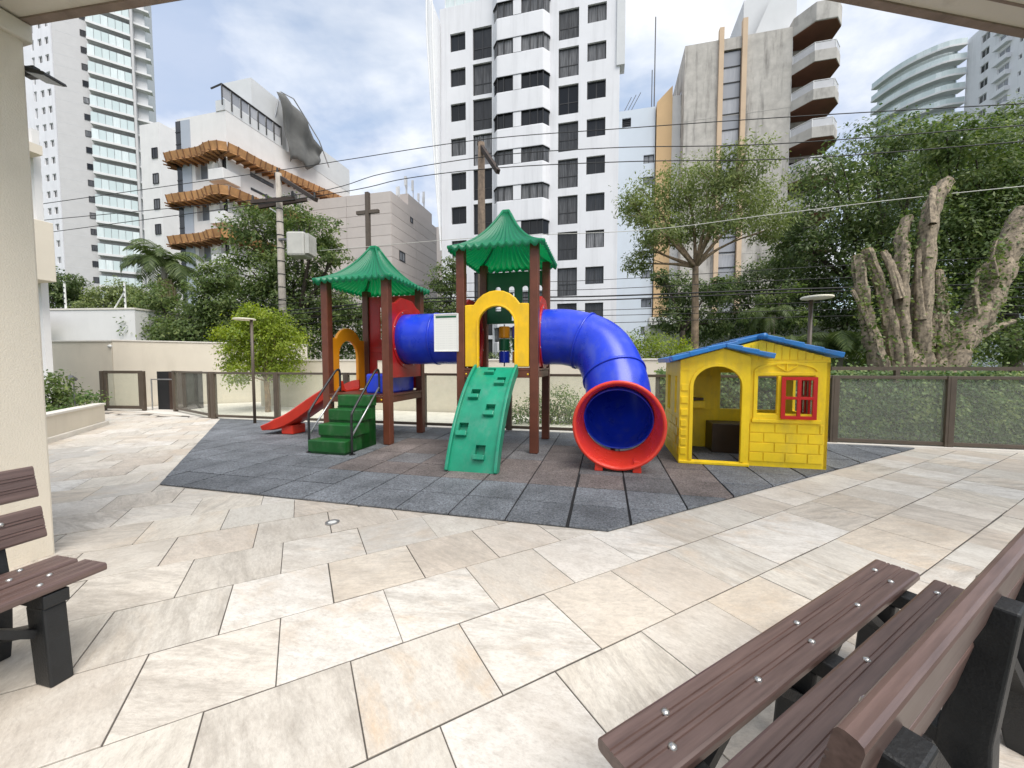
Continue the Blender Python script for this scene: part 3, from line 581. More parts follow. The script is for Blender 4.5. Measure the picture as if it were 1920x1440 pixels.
def roof(cx, cy, z0, half, rise):
    nW, nT, ribs = 96, 12, 12; mb = MB()
    sides = [((1, 0), (0, -1)), ((0, 1), (1, 0)), ((-1, 0), (0, 1)), ((0, -1), (-1, 0))]
    for al, ou in sides:
        vs = []
        for j in range(nT + 1):
            t = j / nT; hs = half * (1 - t) + .045 * t; zc = z0 + rise * (0.35 * t + 0.65 * t ** 2.4)
            for i in range(nW + 1):
                w = -1 + 2 * i / nW; rb = .5 + .5 * math.cos(2 * PI * ribs * .5 * (w + 1) + PI)
                z = zc + .038 * rb ** 1.6 * (1 - .75 * t) * (1 if abs(w) < .97 else .3); ex = (.022 * rb if j == 0 else 0)
                x = w * hs; y = hs + ex * (0 if abs(w) > .97 else 1)
                vs.append((cx + al[0] * x + ou[0] * y, cy + al[1] * x + ou[1] * y, z))
        row = nW + 1; fs = [(j * row + i, j * row + i + 1, (j + 1) * row + i + 1, (j + 1) * row + i) for j in range(nT) for i in range(nW)]
        k = len(vs); vs += [(p[0], p[1], p[2] - .055) for p in vs[:row]]
        fs += [(k + i, k + i + 1, i + 1, i) for i in range(nW)]
        mb.add(vs, fs)
    rf = mb.build('roof', MATS['roof_green'], ps, weld=True, auto=50)
    so_ = rf.modifiers.new('thick', 'SOLIDIFY'); so_.thickness = .006; so_.offset = -1
    for sx, sy in ((1, -1), (1, 1), (-1, 1), (-1, -1)):
        pts = [];
        for j in range(nT + 1):
            t = j / nT; hs = half * (1 - t) + .045 * t + .004; pts.append((cx + sx * hs, cy + sy * hs, z0 + rise * (0.35 * t + 0.65 * t ** 2.4) + .012))
        h = MB(); h.tube(pts, [.028 - .010 * j / nT for j in range(nT + 1)], 8); h.build('hip_cap', MATS['roof_green'], rf, smooth=True)
    mb = MB(); mb.box(cx - .06, cx + .06, cy - .06, cy + .06, z0 + rise - .03, z0 + rise + .035); mb.build('finial', MATS['roof_green'], rf, bevel=.015)
    return rf
# right tower
for x, y in ((0, 0), (-1.1, 0), (-1.1, 1.1), (0, 1.1)): post(x, y, 2.99)
deck(-1.16, .06, -.06, 1.16, 1.22); roof(-.55, .55, 2.95, .695, .70)
# left tower
LX, LY = -3.47, .05
for x, y in ((LX, LY), (LX + 1.1, LY), (LX + 1.1, LY + 1.1), (LX, LY + 1.1)): post(x, y, 2.66)
deck(LX - .06, LX + 1.16, LY - .06, LY + 1.16, .80); roof(LX + .55, LY + .55, 2.62, .685, .66)
# yellow arches
oa, ia = arch_panel()
mb = MB(); mb.strip([(a - .55, c + 1.24) for a, c in oa], [(a - .55, c + 1.24) for a, c in ia], XZT, -.055, .0, closed=False); ar = mb.build('arch_panel', MATS['yellow_plastic'], ps, bevel=.014, seg=3)
mb = MB(); mb.strip([(a * 1.10 - .55, (c - .6) * 1.10 + .6 + 1.24) for a, c in ia], [(a * 1.001 - .55, (c - .6) * 1.001 + .6 + 1.24) for a, c in ia], XZT, -.075, -.054, closed=False); mb.build('arch_rim', MATS['yellow_plastic'], ar, bevel=.008)
mb = MB(); mb.strip([(a * .95 + LY + .55, c + .82) for a, c in oa], [(a * .95 + LY + .55, c + .82) for a, c in ia], YZT, LX - .055, LX, closed=False); ar2 = mb.build('arch_panel', MATS['orange_plastic'], ps, bevel=.014, seg=3); ar2['label'] = 'orange yellow arch over the red slide'
# red panels that hold the tubes
def tube_panel(x0, x1, y0, zlo, zhi, cz, r):
    out_ = [(y0 + .07, zlo), (y0 + 1.03, zlo), (y0 + 1.03, zhi - .13), (y0 + .90, zhi - .10), (y0 + .74, zhi), (y0 + .36, zhi), (y0 + .20, zhi - .10), (y0 + .07, zhi - .13)]
    o1, i1 = matched(out_, circ(y0 + .55, cz, r), (y0 + .55, cz)); mb = MB(); mb.strip(o1, i1, YZT, x0, x1); p_ = mb.build('tube_panel', MATS['red_plastic'], ps, bevel=.008)
    mb = MB(); mb.strip(circ(y0 + .55, cz, r + .07), circ(y0 + .55, cz, r + .002), YZT, x0 - .018, x1 + .018); mb.build('tube_collar', MATS['red_plastic'], p_, bevel=.006)
    for k in range(8):
        bm = MB(); a = 2 * PI * (k + .5) / 8; bolt_into(bm, (x1 + .018, y0 + .55 + (r + .04) * math.cos(a), cz + (r + .04) * math.sin(a)), (1, 0, 0), .012); bm.build('bolt', MATS['bolt'], p_, smooth=True)
TC = 1.70
tube_panel(.0, .05, 0, 1.24, 2.30, TC, .425); tube_panel(-1.15, -1.10, 0, 1.24, 2.30, TC, .425); tube_panel(LX + 1.1, LX + 1.15, LY, 1.06, 2.38, TC, .425)
mb = MB(); mb.plate((LX + .06, LX + 1.04), (.83, 2.55), [(LX + .28, LX + .36, 1.75, 2.35), (LX + .48, LX + .56, 1.75, 2.35), (LX + .68, LX + .76, 1.75, 2.35), (LX + .2, LX + .5, 1.05, 1.35), (LX + .6, LX + .9, 1.05, 1.35)], lambda x, d, z: (x, LY + 1.08 + d, z), .04, back=True); bp_ = mb.build('back_panel', MATS['red_plastic'], ps, weld=True)
mb = MB(); mb.box(LX + .10, LX + 1.0, LY + 1.06, LY + 1.078, 1.50, 1.60); mb.build('panel_rib', MATS['red_plastic'], bp_, bevel=.006)
mb = MB(); mb.box(LX + .62, LX + 1.03, LY + .12, LY + 1.0, .80, 1.12); mb.build('step_box', MATS['blue_plastic'], ps, bevel=.03)
# joining tube
def hoop(name, path, r, m, parent, n=40, thick=.012):
    mb = MB(); mb.tube(path, r, n, cap=False); o = mb.build(name, MATS[m], parent, smooth=True); s_ = o.modifiers.new('thick', 'SOLIDIFY'); s_.thickness = thick; s_.offset = -1; return o
tb = hoop('crossing_tube', [(LX + 1.10 + k * 1.27 / 6, .6 - .05 * k / 6 if False else .575, TC) for k in range(7)], .42, 'blue_plastic', ps)
hoop('tube_seam', [(-1.735 - .015, .575, TC), (-1.735 + .015, .575, TC)], .432, 'blue_plastic', tb, thick=.014)
# tube slide
path = bez([(0.0, .55, TC), (.46, .55, TC - .02), (.90, .42, 1.50), (1.12, .10, 1.06), (1.155, -.18, .70), (1.145, -.46, .58)], 9)
ts = hoop('tube_slide', path, .425, 'blue_plastic', ps)
for k in (13, 26):
    a, c = path[k], path[k + 1]; d = (c - a).normalized() * .014; hoop('tube_seam', [a - d, a, a + d], .442, 'blue_plastic', ts, thick=.018)
d_end = (path[-1] - path[-2]).normalized()
ep = bez([(1.146, -.43, .585), (1.145, -.54, .57), (1.143, -.65, .56), (1.14, -.77, .555)], 4); er = [.430 + .080 * (k / (len(ep) - 1)) ** .8 for k in range(len(ep))]
mo = MB(); mo.tube(ep, er, 44, cap=False); mouth = mo.build('slide_mouth', MATS['mouth_red'], ps, smooth=True); s_ = mouth.modifiers.new('thick', 'SOLIDIFY'); s_.thickness = .014; s_.offset = -1
lipd = (ep[-1] - ep[-2]).normalized(); la = lipd.orthogonal().normalized(); lb = lipd.cross(la)
lp = [ep[-1] + .515 * (math.cos(2 * PI * k / 48) * la + math.sin(2 * PI * k / 48) * lb) for k in range(49)]
mb = MB(); mb.tube(lp, .022, 8, cap=False); mb.build('rolled_lip', MATS['mouth_red'], mouth, smooth=True)
for sx in (-.22, .22):
    mb = MB(); mb.prism([(1.14 + sx - .05, 0), (1.14 + sx + .05, 0), (1.14 + sx + .04, .14), (1.14 + sx - .04, .14)], XZT, -.74, -.58); mb.build('mouth_foot', MATS['mouth_red'], mouth, bevel=.008)
mb = MB(); mb.tube([(1.10, .12, 0), (1.10, .12, .34)], .035, 12); mb.build('tube_support', MATS['post_plastic'], ps, smooth=True)
# climbing ramp
def rampf(x, d, t):
    f = PI / 2 * t; y = .45 * (-1.10 * math.cos(f)) + .55 * (-1.10 * (1 - t)); z = .45 * 1.235 * math.sin(f) + .55 * 1.235 * t
    dy = .45 * 1.10 * math.sin(f) * PI / 2 + .55 * 1.10; dz = .45 * 1.235 * math.cos(f) * PI / 2 + .55 * 1.235; l = math.hypot(dy, dz)
    return (x, y + d * dz / l - .06, z - d * dy / l)
holds = [(-.60, .90), (-.40, .755), (-.70, .60), (-.44, .45), (-.74, .285), (-.47, .12)]
hr = [(hx - .062, hx + .062, ht, ht + .075) for hx, ht in holds]
mb = MB(); mb.plate((-.85, -.25), (0, 1), hr, rampf, .075, zl=[k / 24 for k in range(25)], xl=(-.7, -.55, -.4)); ramp = mb.build('climbing_ramp', MATS['green_plastic'], ps, weld=True, auto=35)
for h in hr:
    mb = MB(); vs = [rampf(x, .074, t) for x, t in ((h[0], h[2]), (h[1], h[2]), (h[1], h[3]), (h[0], h[3]))] + [rampf(x, .09, t) for x, t in ((h[0], h[2]), (h[1], h[2]), (h[1], h[3]), (h[0], h[3]))]
    mb.add(vs, [(0, 1, 2, 3), (7, 6, 5, 4), (0, 4, 5, 1), (1, 5, 6, 2), (2, 6, 7, 3), (3, 7, 4, 0)]); mb.build('pocket', MATS['green_plastic'], ramp)
    mb = MB(); vs = [rampf(x, d, t) for d in (-.052, .0) for x, t in ((h[0] - .008, h[2] - .034), (h[1] + .008, h[2] - .034), (h[1] + .008, h[2] + .002), (h[0] - .008, h[2] + .002))]
    mb.add(vs, [(0, 1, 2, 3), (7, 6, 5, 4), (0, 4, 5, 1), (1, 5, 6, 2), (2, 6, 7, 3), (3, 7, 4, 0)]); mb.build('foothold', MATS['green_plastic'], ramp, bevel=.008)
for x0, x1 in ((-.875, -.835), (-.265, -.225)):
    pts = [rampf((x0 + x1) / 2, .0, k / 24) for k in range(25)]; mb = MB(); vs = []
    for k in range(25): vs += [rampf(x, d, k / 24) for x, d in ((x0, .10), (x1, .10), (x1, -.05), (x0, -.05))]
    mb.add(vs, [(k * 4 + i, k * 4 + (i + 1) % 4, k * 4 + 4 + (i + 1) % 4, k * 4 + 4 + i) for k in range(24) for i in range(4)] + [(3, 2, 1, 0), (96, 97, 98, 99)]); mb.build('ramp_rail', MATS['green_plastic'], ramp, bevel=.01, auto=35)
# green back panel with slots and the noughts-and-crosses blocks below it
sl_ = [(-.89 + k * .24, -.79 + k * .24, 2.20, 2.62) for k in range(4)]
mb = MB(); mb.plate((-1.04, -.06), (1.98, 2.86), [(a, b2, c, d) for a, b2, c, d in sl_] + [(-.60, -.50, 2.03, 2.13)], lambda x, d, z: (x, 1.085 + d, z), .03, back=True); gp = mb.build('slotted_panel', MATS['panel_green'], ps, weld=True)
for a, b2, c, d in sl_:
    mb = MB(); ro = [((a + b2) / 2 + .065 * math.cos(R(180 - 18 * k)), d - .05 + .105 * math.sin(R(180 - 18 * k))) for k in range(11)]; ri = [((a + b2) / 2 + .0495 * math.cos(R(180 - 18 * k)), d - .05 + .046 * math.sin(R(180 - 18 * k))) for k in range(11)]
    mb.strip(ro, ri, XZT, 1.077, 1.1, closed=False); mb.build('slot_arch', MATS['panel_green'], gp)
for x in (-.83, -.33):
    pass
for i, x in enumerate((-.73, -.49, -.25)):
    mb = MB(); mb.tube([(x, 1.09, 1.24), (x, 1.09, 1.97)], .012, 8); mb.build('block_rod', MATS['steel'], ps)
    for j, cn in enumerate((('orange_plastic', 'panel_green', 'blue_plastic'), ('blue_plastic', 'panel_green', 'orange_plastic'), ('orange_plastic', 'blue_plastic', 'panel_green'))[i]):
        mb = MB(); c2 = circ(x, 1.09, .066, 3); mb.prism(circ(x, 1.09, .095, 16), XYT, 1.30 + (2 - j) * .215, 1.50 + (2 - j) * .215); mb.build('turning_block', MATS[cn], ps, bevel=.008)
# rules board
mb = MB(); mb.box(-1.50, -1.125, -.085, -.065, 1.47, 2.02); sg = mb.build('rules_board', MATS['sign_face'], ps, bevel=.006); sg['label'] = 'white rules board with a green top band and worn small print'
mb = MB(); mb.box(-1.475, -1.15, -.089, -.0865, 1.965, 1.992); mb.build('green_band', MATS['panel_green'], sg)
mb = MB(); mb.strip([(-1.505, 1.465), (-1.12, 1.465), (-1.12, 2.025), (-1.505, 2.025)], [(-1.487, 1.483), (-1.138, 1.483), (-1.138, 2.007), (-1.487, 2.007)], XZT, -.091, -.063); mb.build('board_rim', MATS['white_plastic'], sg, bevel=.004)
# red slide
spth = bez([(LX + .05, .60, .825), (LX - .12, .60, .79), (LX - .55, .58, .555), (LX - 1.03, .55, .255), (LX - 1.36, .53, .115), (LX - 1.62, .52, .075)], 6)
cs = [(-.235, .17), (-.215, .17), (-.20, .03), (-.16, 0), (.16, 0), (.20, .03), (.215, .17), (.235, .17), (.25, .15), (.225, .0), (.17, -.025), (-.17, -.025), (-.225, .0), (-.25, .15)]
mb = MB(); vs = []; nC = len(cs)
for k, p in enumerate(spth):
    d = (spth[min(k + 1, len(spth) - 1)] - spth[max(k - 1, 0)]).normalized(); sx = Vector((0, 0, 1)).cross(d).normalized(); up = d.cross(sx); f = 1 + (.12 * max(0, (k - len(spth) + 8) / 8)); hh = 1 - .55 * max(0, (k - len(spth) + 8) / 8)
    vs += [p + sx * a * f + up * (c * hh) for a, c in cs]
mb.add(vs, [(k * nC + i, k * nC + (i + 1) % nC, (k + 1) * nC + (i + 1) % nC, (k + 1) * nC + i) for k in range(len(spth) - 1) for i in range(nC)] + [tuple(range(nC))[::-1], tuple((len(spth) - 1) * nC + i for i in range(nC))])
sld = mb.build('slide', MATS['slide_red'], ps, weld=True, auto=40)
mb = MB(); mb.box(LX - 1.30, LX - 1.05, .38, .70, 0, .17); mb.build('slide_foot', MATS['slide_red'], sld, bevel=.02)
# green stairs
for k in range(4):
    y0 = -.80 + .195 * k; z1 = .20 * (k + 1) - .004
    mb = MB(); mb.prism([(-3.15 + .018 * k, y0), (-2.53, y0), (-2.53 - .0, y0 + .26 if k < 3 else -.02), (-3.15 + .018 * k, y0 + .26 if k < 3 else -.02)], XYT, z1 - .17, z1); st = mb.build('step', MATS['stair_green'], ps, bevel=.016, seg=3)
    mb = MB(); mb.box(-3.12, -2.56, y0 + .03, -.01 - .0005 * k, 0, z1 - .171); mb.build('step_base', MATS['stair_green'], st)
for sgn, x in ((-1, -3.19), (1, -2.48)):
    pth = bez([(x, -.72, 0), (x, -.72, .36), (x, -.715, .53), (x, -.66, .64), (x, -.2, 1.10), (x, -.09, 1.185), (x, -.03, 1.17), (x, -.02, 1.0), (x, -.02, .84)], 5)
    mb = MB(); mb.tube(pth, .017, 10); h = mb.build('handrail', MATS['black_metal'], ps, smooth=True)
    mb = MB(); mb.tube([(x, -.72, .26), (x, -.02, .92)], .013, 8); mb.build('lower_rail', MATS['steel'], h, smooth=True)
    mb = MB(); mb.prism(circ(x, -.72, .045, 14), XYT, 0, .008); mb.build('foot_plate', MATS['black_metal'], h)

# ------------------------------------------------------------------ playhouse
ph = thing('playhouse', 'yellow plastic toddler playhouse with blue roof and red window shutter', 'playhouse', (2.16, 4.93, 0.022), U)
HY = 'house_yellow'; T_ = .035
door = [(.16, .05), (.715, .05)] + [(.4375 + .2775 * math.cos(R(k * 15)), 1.0 + .25 * math.sin(R(k * 15))) for k in range(13)]
wing = [(0, 0), (.81, 0), (.81, 1.375), (.5, 1.475), (0, 1.335)]
o1, i1 = matched(wing, door, (.4375, .6)); mb = MB(); mb.strip(o1, i1, XZT, 0, T_); wg = mb.build('door_wall', MATS[HY], ph, bevel=.006)
tr_ = [(.4375 + (a - .4375) * 1.0, c) for a, c in door]
rim_o = [(.4375 + (.2775 + .045) * math.cos(R(k * 15)), 1.0 + (.25 + .045) * math.sin(R(k * 15))) for k in range(13)]; rim_i = [(.4375 + .279 * math.cos(R(k * 15)), 1.0 + .2515 * math.sin(R(k * 15))) for k in range(13)]
mb = MB(); mb.strip([(.76, .05)] + rim_o + [(.115, .05)], [(.7165, .05)] + rim_i + [(.1585, .05)], XZT, -.014, -.001, closed=False); mb.build('door_surround', MATS[HY], wg, bevel=.004)
for z in (.12, .24, .36, .48, .62, .78, .94):
    for x0, x1 in ((.015, .10),):
        mb = MB(); mb.box(x0, x1 if int(z * 100) % 4 else x1 - .015, -.011, .0, z, z + .085); mb.build('brick', MATS[HY], wg, bevel=.004)
mb = MB(); mb.box(-.004, .82, -.02, .06, 0, .038); mb.build('threshold', MATS[HY], wg, bevel=.008)
for a, b2 in (((.02, 1.20), (.11, 1.20)), ((.02, 1.29), (.2, 1.29)), ((.62, 1.29), (.80, 1.29))):
    mb = MB(); mb.box(a[0], b2[0], -.007, .001, a[1], a[1] + .012); mb.build('moulding', MATS[HY], wg)
FY = .06
holes = [(.915, 1.125, .67, 1.13), (1.165, 1.515, .67, 1.13)]
mb = MB(); mb.plate((.80, 1.68), (0, 1.30), holes, lambda x, d, z: (x, FY + d, z), T_, back=True, xl=(), zl=()); fw = mb.build('front_wall', MATS[HY], ph, bevel=.005)
mb = MB(); mb.prism([(0.02, 1.302), (1.68, 1.302), (1.68, 1.355), (.94, 1.575), (.02, 1.325)], XZT, FY + .004, FY + .03); gb = mb.build('gable', MATS[HY], ph)
for k in range(11):
    x = .74 + k * .085; zt = 1.575 - abs(x - .94) * .297 - .02; mb = MB(); mb.box(x, x + .077, FY - .005, FY + .0035, 1.335, zt); mb.build('gable_board', MATS[HY], gb)
fr = MB(); fr.strip([(.865, .60), (1.575, .60), (1.575, 1.18), (.865, 1.18)], [(.905, .66), (1.525, .66), (1.525, 1.14), (.905, 1.14)], XZT, FY - .016, FY - .001); fr.build('window_frame', MATS[HY], fw, bevel=.004)
mb = MB(); mb.box(1.128, 1.162, FY - .014, FY - .001, .665, 1.135); mb.build('mullion', MATS[HY], fw, bevel=.003)
mb = MB(); mb.box(.85, 1.60, FY - .03, FY - .001, .555, .60); mb.build('sill', MATS[HY], fw, bevel=.006)
ao = [(1.22 + .36 * math.cos(R(k * 15)), 1.182 + .125 * math.sin(R(k * 15))) for k in range(13)]; ai = [(1.22 + .32 * math.cos(R(k * 15)), 1.182 + .098 * math.sin(R(k * 15))) for k in range(13)]
mb = MB(); mb.strip(ao, ai, XZT, FY - .014, FY - .001, closed=False); mb.build('fan_arch', MATS[HY], fw, bevel=.003)
for ang in (55, 90, 125):
    mb = MB(); mb.bar((1.22, FY - .008, 1.19), (1.22 + .2 * math.cos(R(ang)), FY - .008, 1.19 + .088 * math.sin(R(ang))), .013, .022, (0, 1, 0)); mb.build('fan_bar', MATS[HY], fw)
for r_ in range(4):
    z0 = .065 + r_ * .122; xs = [.83, .99, 1.23, 1.47, 1.64] if r_ % 2 == 0 else [.83, 1.11, 1.35, 1.59, 1.64]
    for k in range(4):
        if xs[k + 1] - xs[k] < .04: continue
        mb = MB(); mb.box(xs[k] + .006, xs[k + 1] - .006, FY - .011, FY - .0005, z0, z0 + .11); mb.build('brick', MATS[HY], fw, bevel=.004)
# red shutter standing ajar
sh = thing  # (name kept free)
sx0, sx1, sz0, sz1 = 0, .37, .60, 1.12
mb = MB(); mb.plate((0, .37), (.61, 1.125), [(.045, .165, .65, .85), (.205, .325, .65, .85), (.045, .165, .885, 1.085), (.205, .325, .885, 1.085)], lambda x, d, z: (x, d, z), .022, back=True)
s1 = mb.build('shutter', MATS['house_red'], ph, bevel=.005, loc=(1.155, FY - .055, 0), rot=R(-3)); s1['label'] = 'red four-pane shutter of the playhouse'
mb = MB(); mb.plate((0, .30), (.63, 1.105), [(.04, .13, .67, .85), (.17, .26, .67, .85), (.04, .13, .885, 1.065), (.17, .26, .885, 1.065)], lambda x, d, z: (x, d, z), .02, back=True)
mb.build('shutter', MATS['house_red'], ph, bevel=.005, loc=(1.50, FY + .03, 0), rot=R(83))
# side and back walls
mb = MB(); mb.plate((0.03, 1.18), (0, 1.32), [(.22, .36, .62, 1.12), (.72, .98, .62, 1.12)], lambda y, d, z: (d, y, z), T_, back=True); lw = mb.build('side_wall', MATS[HY], ph, bevel=.004)
for z in (.10, .22, .34, .46):
    for k in range(4):
        mb = MB(); y0 = .06 + k * .27 + (.13 if int(round(z * 100)) % 24 == 22 else 0); mb.box(-.010, -.0005, y0, min(y0 + .255, 1.15), z, z + .105); mb.build('brick', MATS[HY], lw, bevel=.004)
mb = MB(); mb.plate((FY, 1.18), (0, 1.34), [(.35, .9, .62, 1.1)], lambda y, d, z: (1.68 - d, y, z), T_, back=True); mb.build('side_wall', MATS[HY], ph, bevel=.004)
mb = MB(); mb.plate((0.02, 1.66), (0, 1.33), [(.78, 1.06, .60, 1.15), (1.16, 1.60, .60, 1.15)], lambda x, d, z: (x, 1.15 + d, z), T_, back=True); bw = mb.build('back_wall', MATS[HY], ph, bevel=.004)
mb = MB(); mb.box(.10, .70, 1.135, 1.149, .10, .50); mb.build('moulding', MATS[HY], bw, bevel=.006); mb = MB(); mb.box(.10, .70, 1.135, 1.149, .58, 1.10); mb.build('moulding', MATS[HY], bw, bevel=.006)
mb = MB(); mb.prism([(0.02, 1.33), (1.66, 1.33), (1.68, 1.345), (.94, 1.565), (.02, 1.315)], XZT, 1.152, 1.18); mb.build('gable', MATS[HY], ph)
mb = MB(); mb.prism([(.36 + .15 * math.cos(k * PI / 10), .98 + .11 * math.sin(k * PI / 10)) for k in range(20)], XYT, .74, .775); mb.build('tray', MATS['tray_brown'], ph, bevel=.006)
mb = MB(); mb.box(.20, .52, .92, 1.135, .62, .735); mb.build('counter', MATS[HY], ph, bevel=.01)
mb = MB(); mb.box(.08, .20, .55, 1.13, 0, .40); mb.build('bench_box', MATS['tray_brown'], ph, bevel=.01); mb = MB(); mb.box(.58, 1.2, .75, 1.13, 0, .42); mb.build('bench_box', MATS['tray_brown'], ph, bevel=.01)
# roof: overlapping boards on each slope
def slope(x0, z0, x1, z1, y0, y1, n=4):
    L_ = math.hypot(x1 - x0, z1 - z0); dx, dz = (x1 - x0) / L_, (z1 - z0) / L_; nx, nz = -dz, dx
    if nz < 0: nx, nz = -nx, -nz
    for k in range(n):
        a, b2 = L_ * k / n - (.02 if k else 0), L_ * (k + 1) / n; lo = .0 + .010 * (n - 1 - k) * 0
        pts = [(x0 + dx * a, z0 + dz * a), (x0 + dx * b2, z0 + dz * b2), (x0 + dx * b2 + nx * .066, z0 + dz * b2 + nz * .066), (x0 + dx * a + nx * .052, z0 + dz * a + nz * .052)]
        mb = MB(); mb.prism(pts, XZT, y0 - .004 * (k % 2), y1 + .004 * (k % 2)); mb.build('roof_board', MATS['roof_blue'], ph, bevel=.010)
slope(.94, 1.592, 1.77, 1.353, -.02, 1.24); slope(.94, 1.592, -.11, 1.30, .10, 1.24)
slope(.5, 1.485, -.11, 1.315, -.10, .098, 3); slope(.5, 1.485, 1.03, 1.345, -.10, .055, 3)
mb = MB(); mb.tube([(.94, -.03, 1.622), (.94, 1.25, 1.622)], .038, 10); mb.build('ridge_cap', MATS['roof_blue'], ph, smooth=True)

# ------------------------------------------------------------------ glass fence, gate, walls, planter
FH = 1.12
def fence(label, P, Q, n, glassm, first=True, last=True, rail_over=False):
    P, Q = Vector(P), Vector(Q); L_ = (Q - P).length; t = thing('glass_fence', label, 'fence', (P.x, P.y, 0), math.atan2((Q - P).y, (Q - P).x), 'glass fences round the terrace'); w = L_ / n
    for k in range(n + 1):
        if (k == 0 and not first) or (k == n and not last): continue
        mb = MB(); mb.box(k * w - .055, k * w + .055, -.045, .045, -.011, FH); p_ = mb.build('post', MATS['brown_metal'], t, bevel=.004)
        mb = MB(); mb.box(k * w - .02, k * w + .02, -.049, -.0455, .03, FH - .02); mb.build('glazing_bead', MATS['brown_metal'], p_)
    for k in range(n):
        x0, x1 = k * w + .056, (k + 1) * w - .056
        mb = MB(); mb.box(x0, x1, -.03, .03, FH - .05, FH - .002); mb.build('top_rail', MATS['brown_metal'], t, bevel=.004)
        mb = MB(); mb.box(x0, x1, -.025, .025, .045, .10); mb.build('bottom_rail', MATS['brown_metal'], t, bevel=.004)
        mb = MB(); mb.box(x0, x1, -.004, .004, .10, FH - .05); mb.build('pane', MATS[glassm], t)
    return t
fence('long glass fence with brown posts behind the play set', FA, FB, 7, 'fence_glass', last=False)
fence('glass fence before the ivy hedge, right of the playhouse', FB, FC, 5, 'hazy_glass')
fence('short angled glass fence panel between the gateway and the long fence', (-9.43, 10.72), (-7.30, 9.26), 1, 'fence_glass')
gt = thing('glass_gate', 'brown framed glass gate leaf standing open beyond the planter', 'gate', (-11.66, 10.98, 0), math.atan2(-.12, 1.17))
for nm, a in (('stile', (0, .08)), ('stile', (1.10, 1.18))): mb = MB(); mb.box(a[0], a[1], -.03, .03, .03, FH); mb.build(nm, MATS['brown_metal'], gt, bevel=.004)
mb = MB(); mb.box(.08, 1.10, -.028, .028, FH - .08, FH - .002); mb.build('top_rail', MATS['brown_metal'], gt); mb = MB(); mb.box(.08, 1.10, -.028, .028, .032, .12); mb.build('bottom_rail', MATS['brown_metal'], gt)
mb = MB(); mb.box(.08, 1.10, -.004, .004, .12, FH - .08); mb.build('pane', MATS['fence_glass'], gt)
mb = MB(); mb.box(-.12, -.01, -.04, .04, -.01, FH - .01); mb.build('hinge_post', MATS['brown_metal'], gt, bevel=.004); mb = MB(); mb.box(1.19, 1.27, -.04, .04, -.01, FH - .01); mb.build('latch_post', MATS['brown_metal'], gt, bevel=.004)
dk = thing('dark_doorway', 'brown door panel and dark doorway in the gateway opening', 'doorway', (-10.36, 11.2, 0), R(-8))
mb = MB(); mb.box(0, .98, 0, .5, -.3, FH - .03); mb.build('doorway_dark_fill', MATS['sub_black'], dk); mb = MB(); mb.box(.42, .96, -.022, -.001, -.1, FH - .05); mb.build('door', MATS['dark_door'], dk, bevel=.004)  # solid near-black box added for the darkness inside the doorway
mb = MB(); mb.tube([(.05, -.20, -.01), (.05, -.20, .86), (.05, -.20, .87), (.85, -.20, .87)], .016, 8); mb.build('grab_rail', MATS['steel'], dk)
lane = MB(); lane.prism([(-12.4, 11.25), (-7.05, 9.24), (5.24, 6.32), (4.85, 8.7), (-7.8, 12.1), (-8.0, 14)], XYT, -.5, -.02); tag(lane.build('path', MATS['kerb'], weld=True), 'pale concrete path behind the glass fence', None, kind='structure')
kb = MB(); d = (FC - FB).normalized(); kb.bar((FB.x - .2, FB.y + .01, .005), (FC.x, FC.y - .02, .005), .16, .05); tag(kb.build('kerb', MATS['kerb']), 'pale kerb strip under the right-hand glass fence', None, kind='structure')
def wall(label, P, Q, h, m='cream_paint', th=.16, cap=True, z0=-.6):
    P, Q = Vector(P), Vector(Q); L_ = (Q - P).length; t = thing('boundary_wall', label, 'wall', (P.x, P.y, 0), math.atan2((Q - P).y, (Q - P).x))
    mb = MB(); mb.box(0, L_, 0, th, z0, h); mb.build('wall_body', MATS[m], t)
    if cap: mb = MB(); mb.box(-.02, L_ + .02, -.025, th + .025, h + .001, h + .04); mb.build('coping', MATS['kerb'], t, bevel=.005)
    return t
wall('cream wall panel straight behind the planter shrubs', (-15.6, 11.9), (-12.05, 11.6), 1.98)
w2 = wall('taller cream wall running back from the gate to the lime shrub', (-12.03, 11.6), (-7.6, 14.3), 2.0)
wall('low cream wall behind the long glass fence', (-7.9, 12.05), (4.75, 8.99), 1.40)
sc_ = thing('security_camera', 'small white camera on the cream wall above the gate', 'camera', at(213, 648, 11.72))
mb = MB(); mb.tube([(0, 0, 0), (.03, -.16, -.03)], [.045, .05], 10); mb.build('body', MATS['white_plastic'], sc_, smooth=True); mb = MB(); mb.box(-.04, .04, -.02, .06, -.04, .05); mb.build('bracket', MATS['white_plastic'], sc_); mb = MB(); mb.tube([(0, .03, -.05), (0, .03, -1.3)], .02, 8); mb.build('conduit', MATS['white_plastic'], sc_)
# planter
pl = thing('planter', 'low rendered planter wall beside the pillar', 'planter', (-7.66, 6.25, 0), R(118.6))
mb = MB(); mb.box(-2.2, 2.18, 0.0, .16, -.011, .43); mb.build('front_wall', MATS['cream_paint'], pl); mb = MB(); mb.box(2.02, 2.18, .161, 1.6, -.011, .43); mb.build('end_wall', MATS['cream_paint'], pl)
mb = MB(); mb.box(-2.2, 2.20, -.02, .18, .431, .475); mb.build('coping', MATS['kerb'], pl, bevel=.006); mb = MB(); mb.box(-2.2, 2.22, -.05, -.001, -.01, .09); mb.build('plinth', MATS['kerb'], pl, bevel=.01)
mb = MB(); mb.box(-2.2, 2.02, .161, 1.8, .1, .40); mb.build('soil', MATS['soil'], pl)
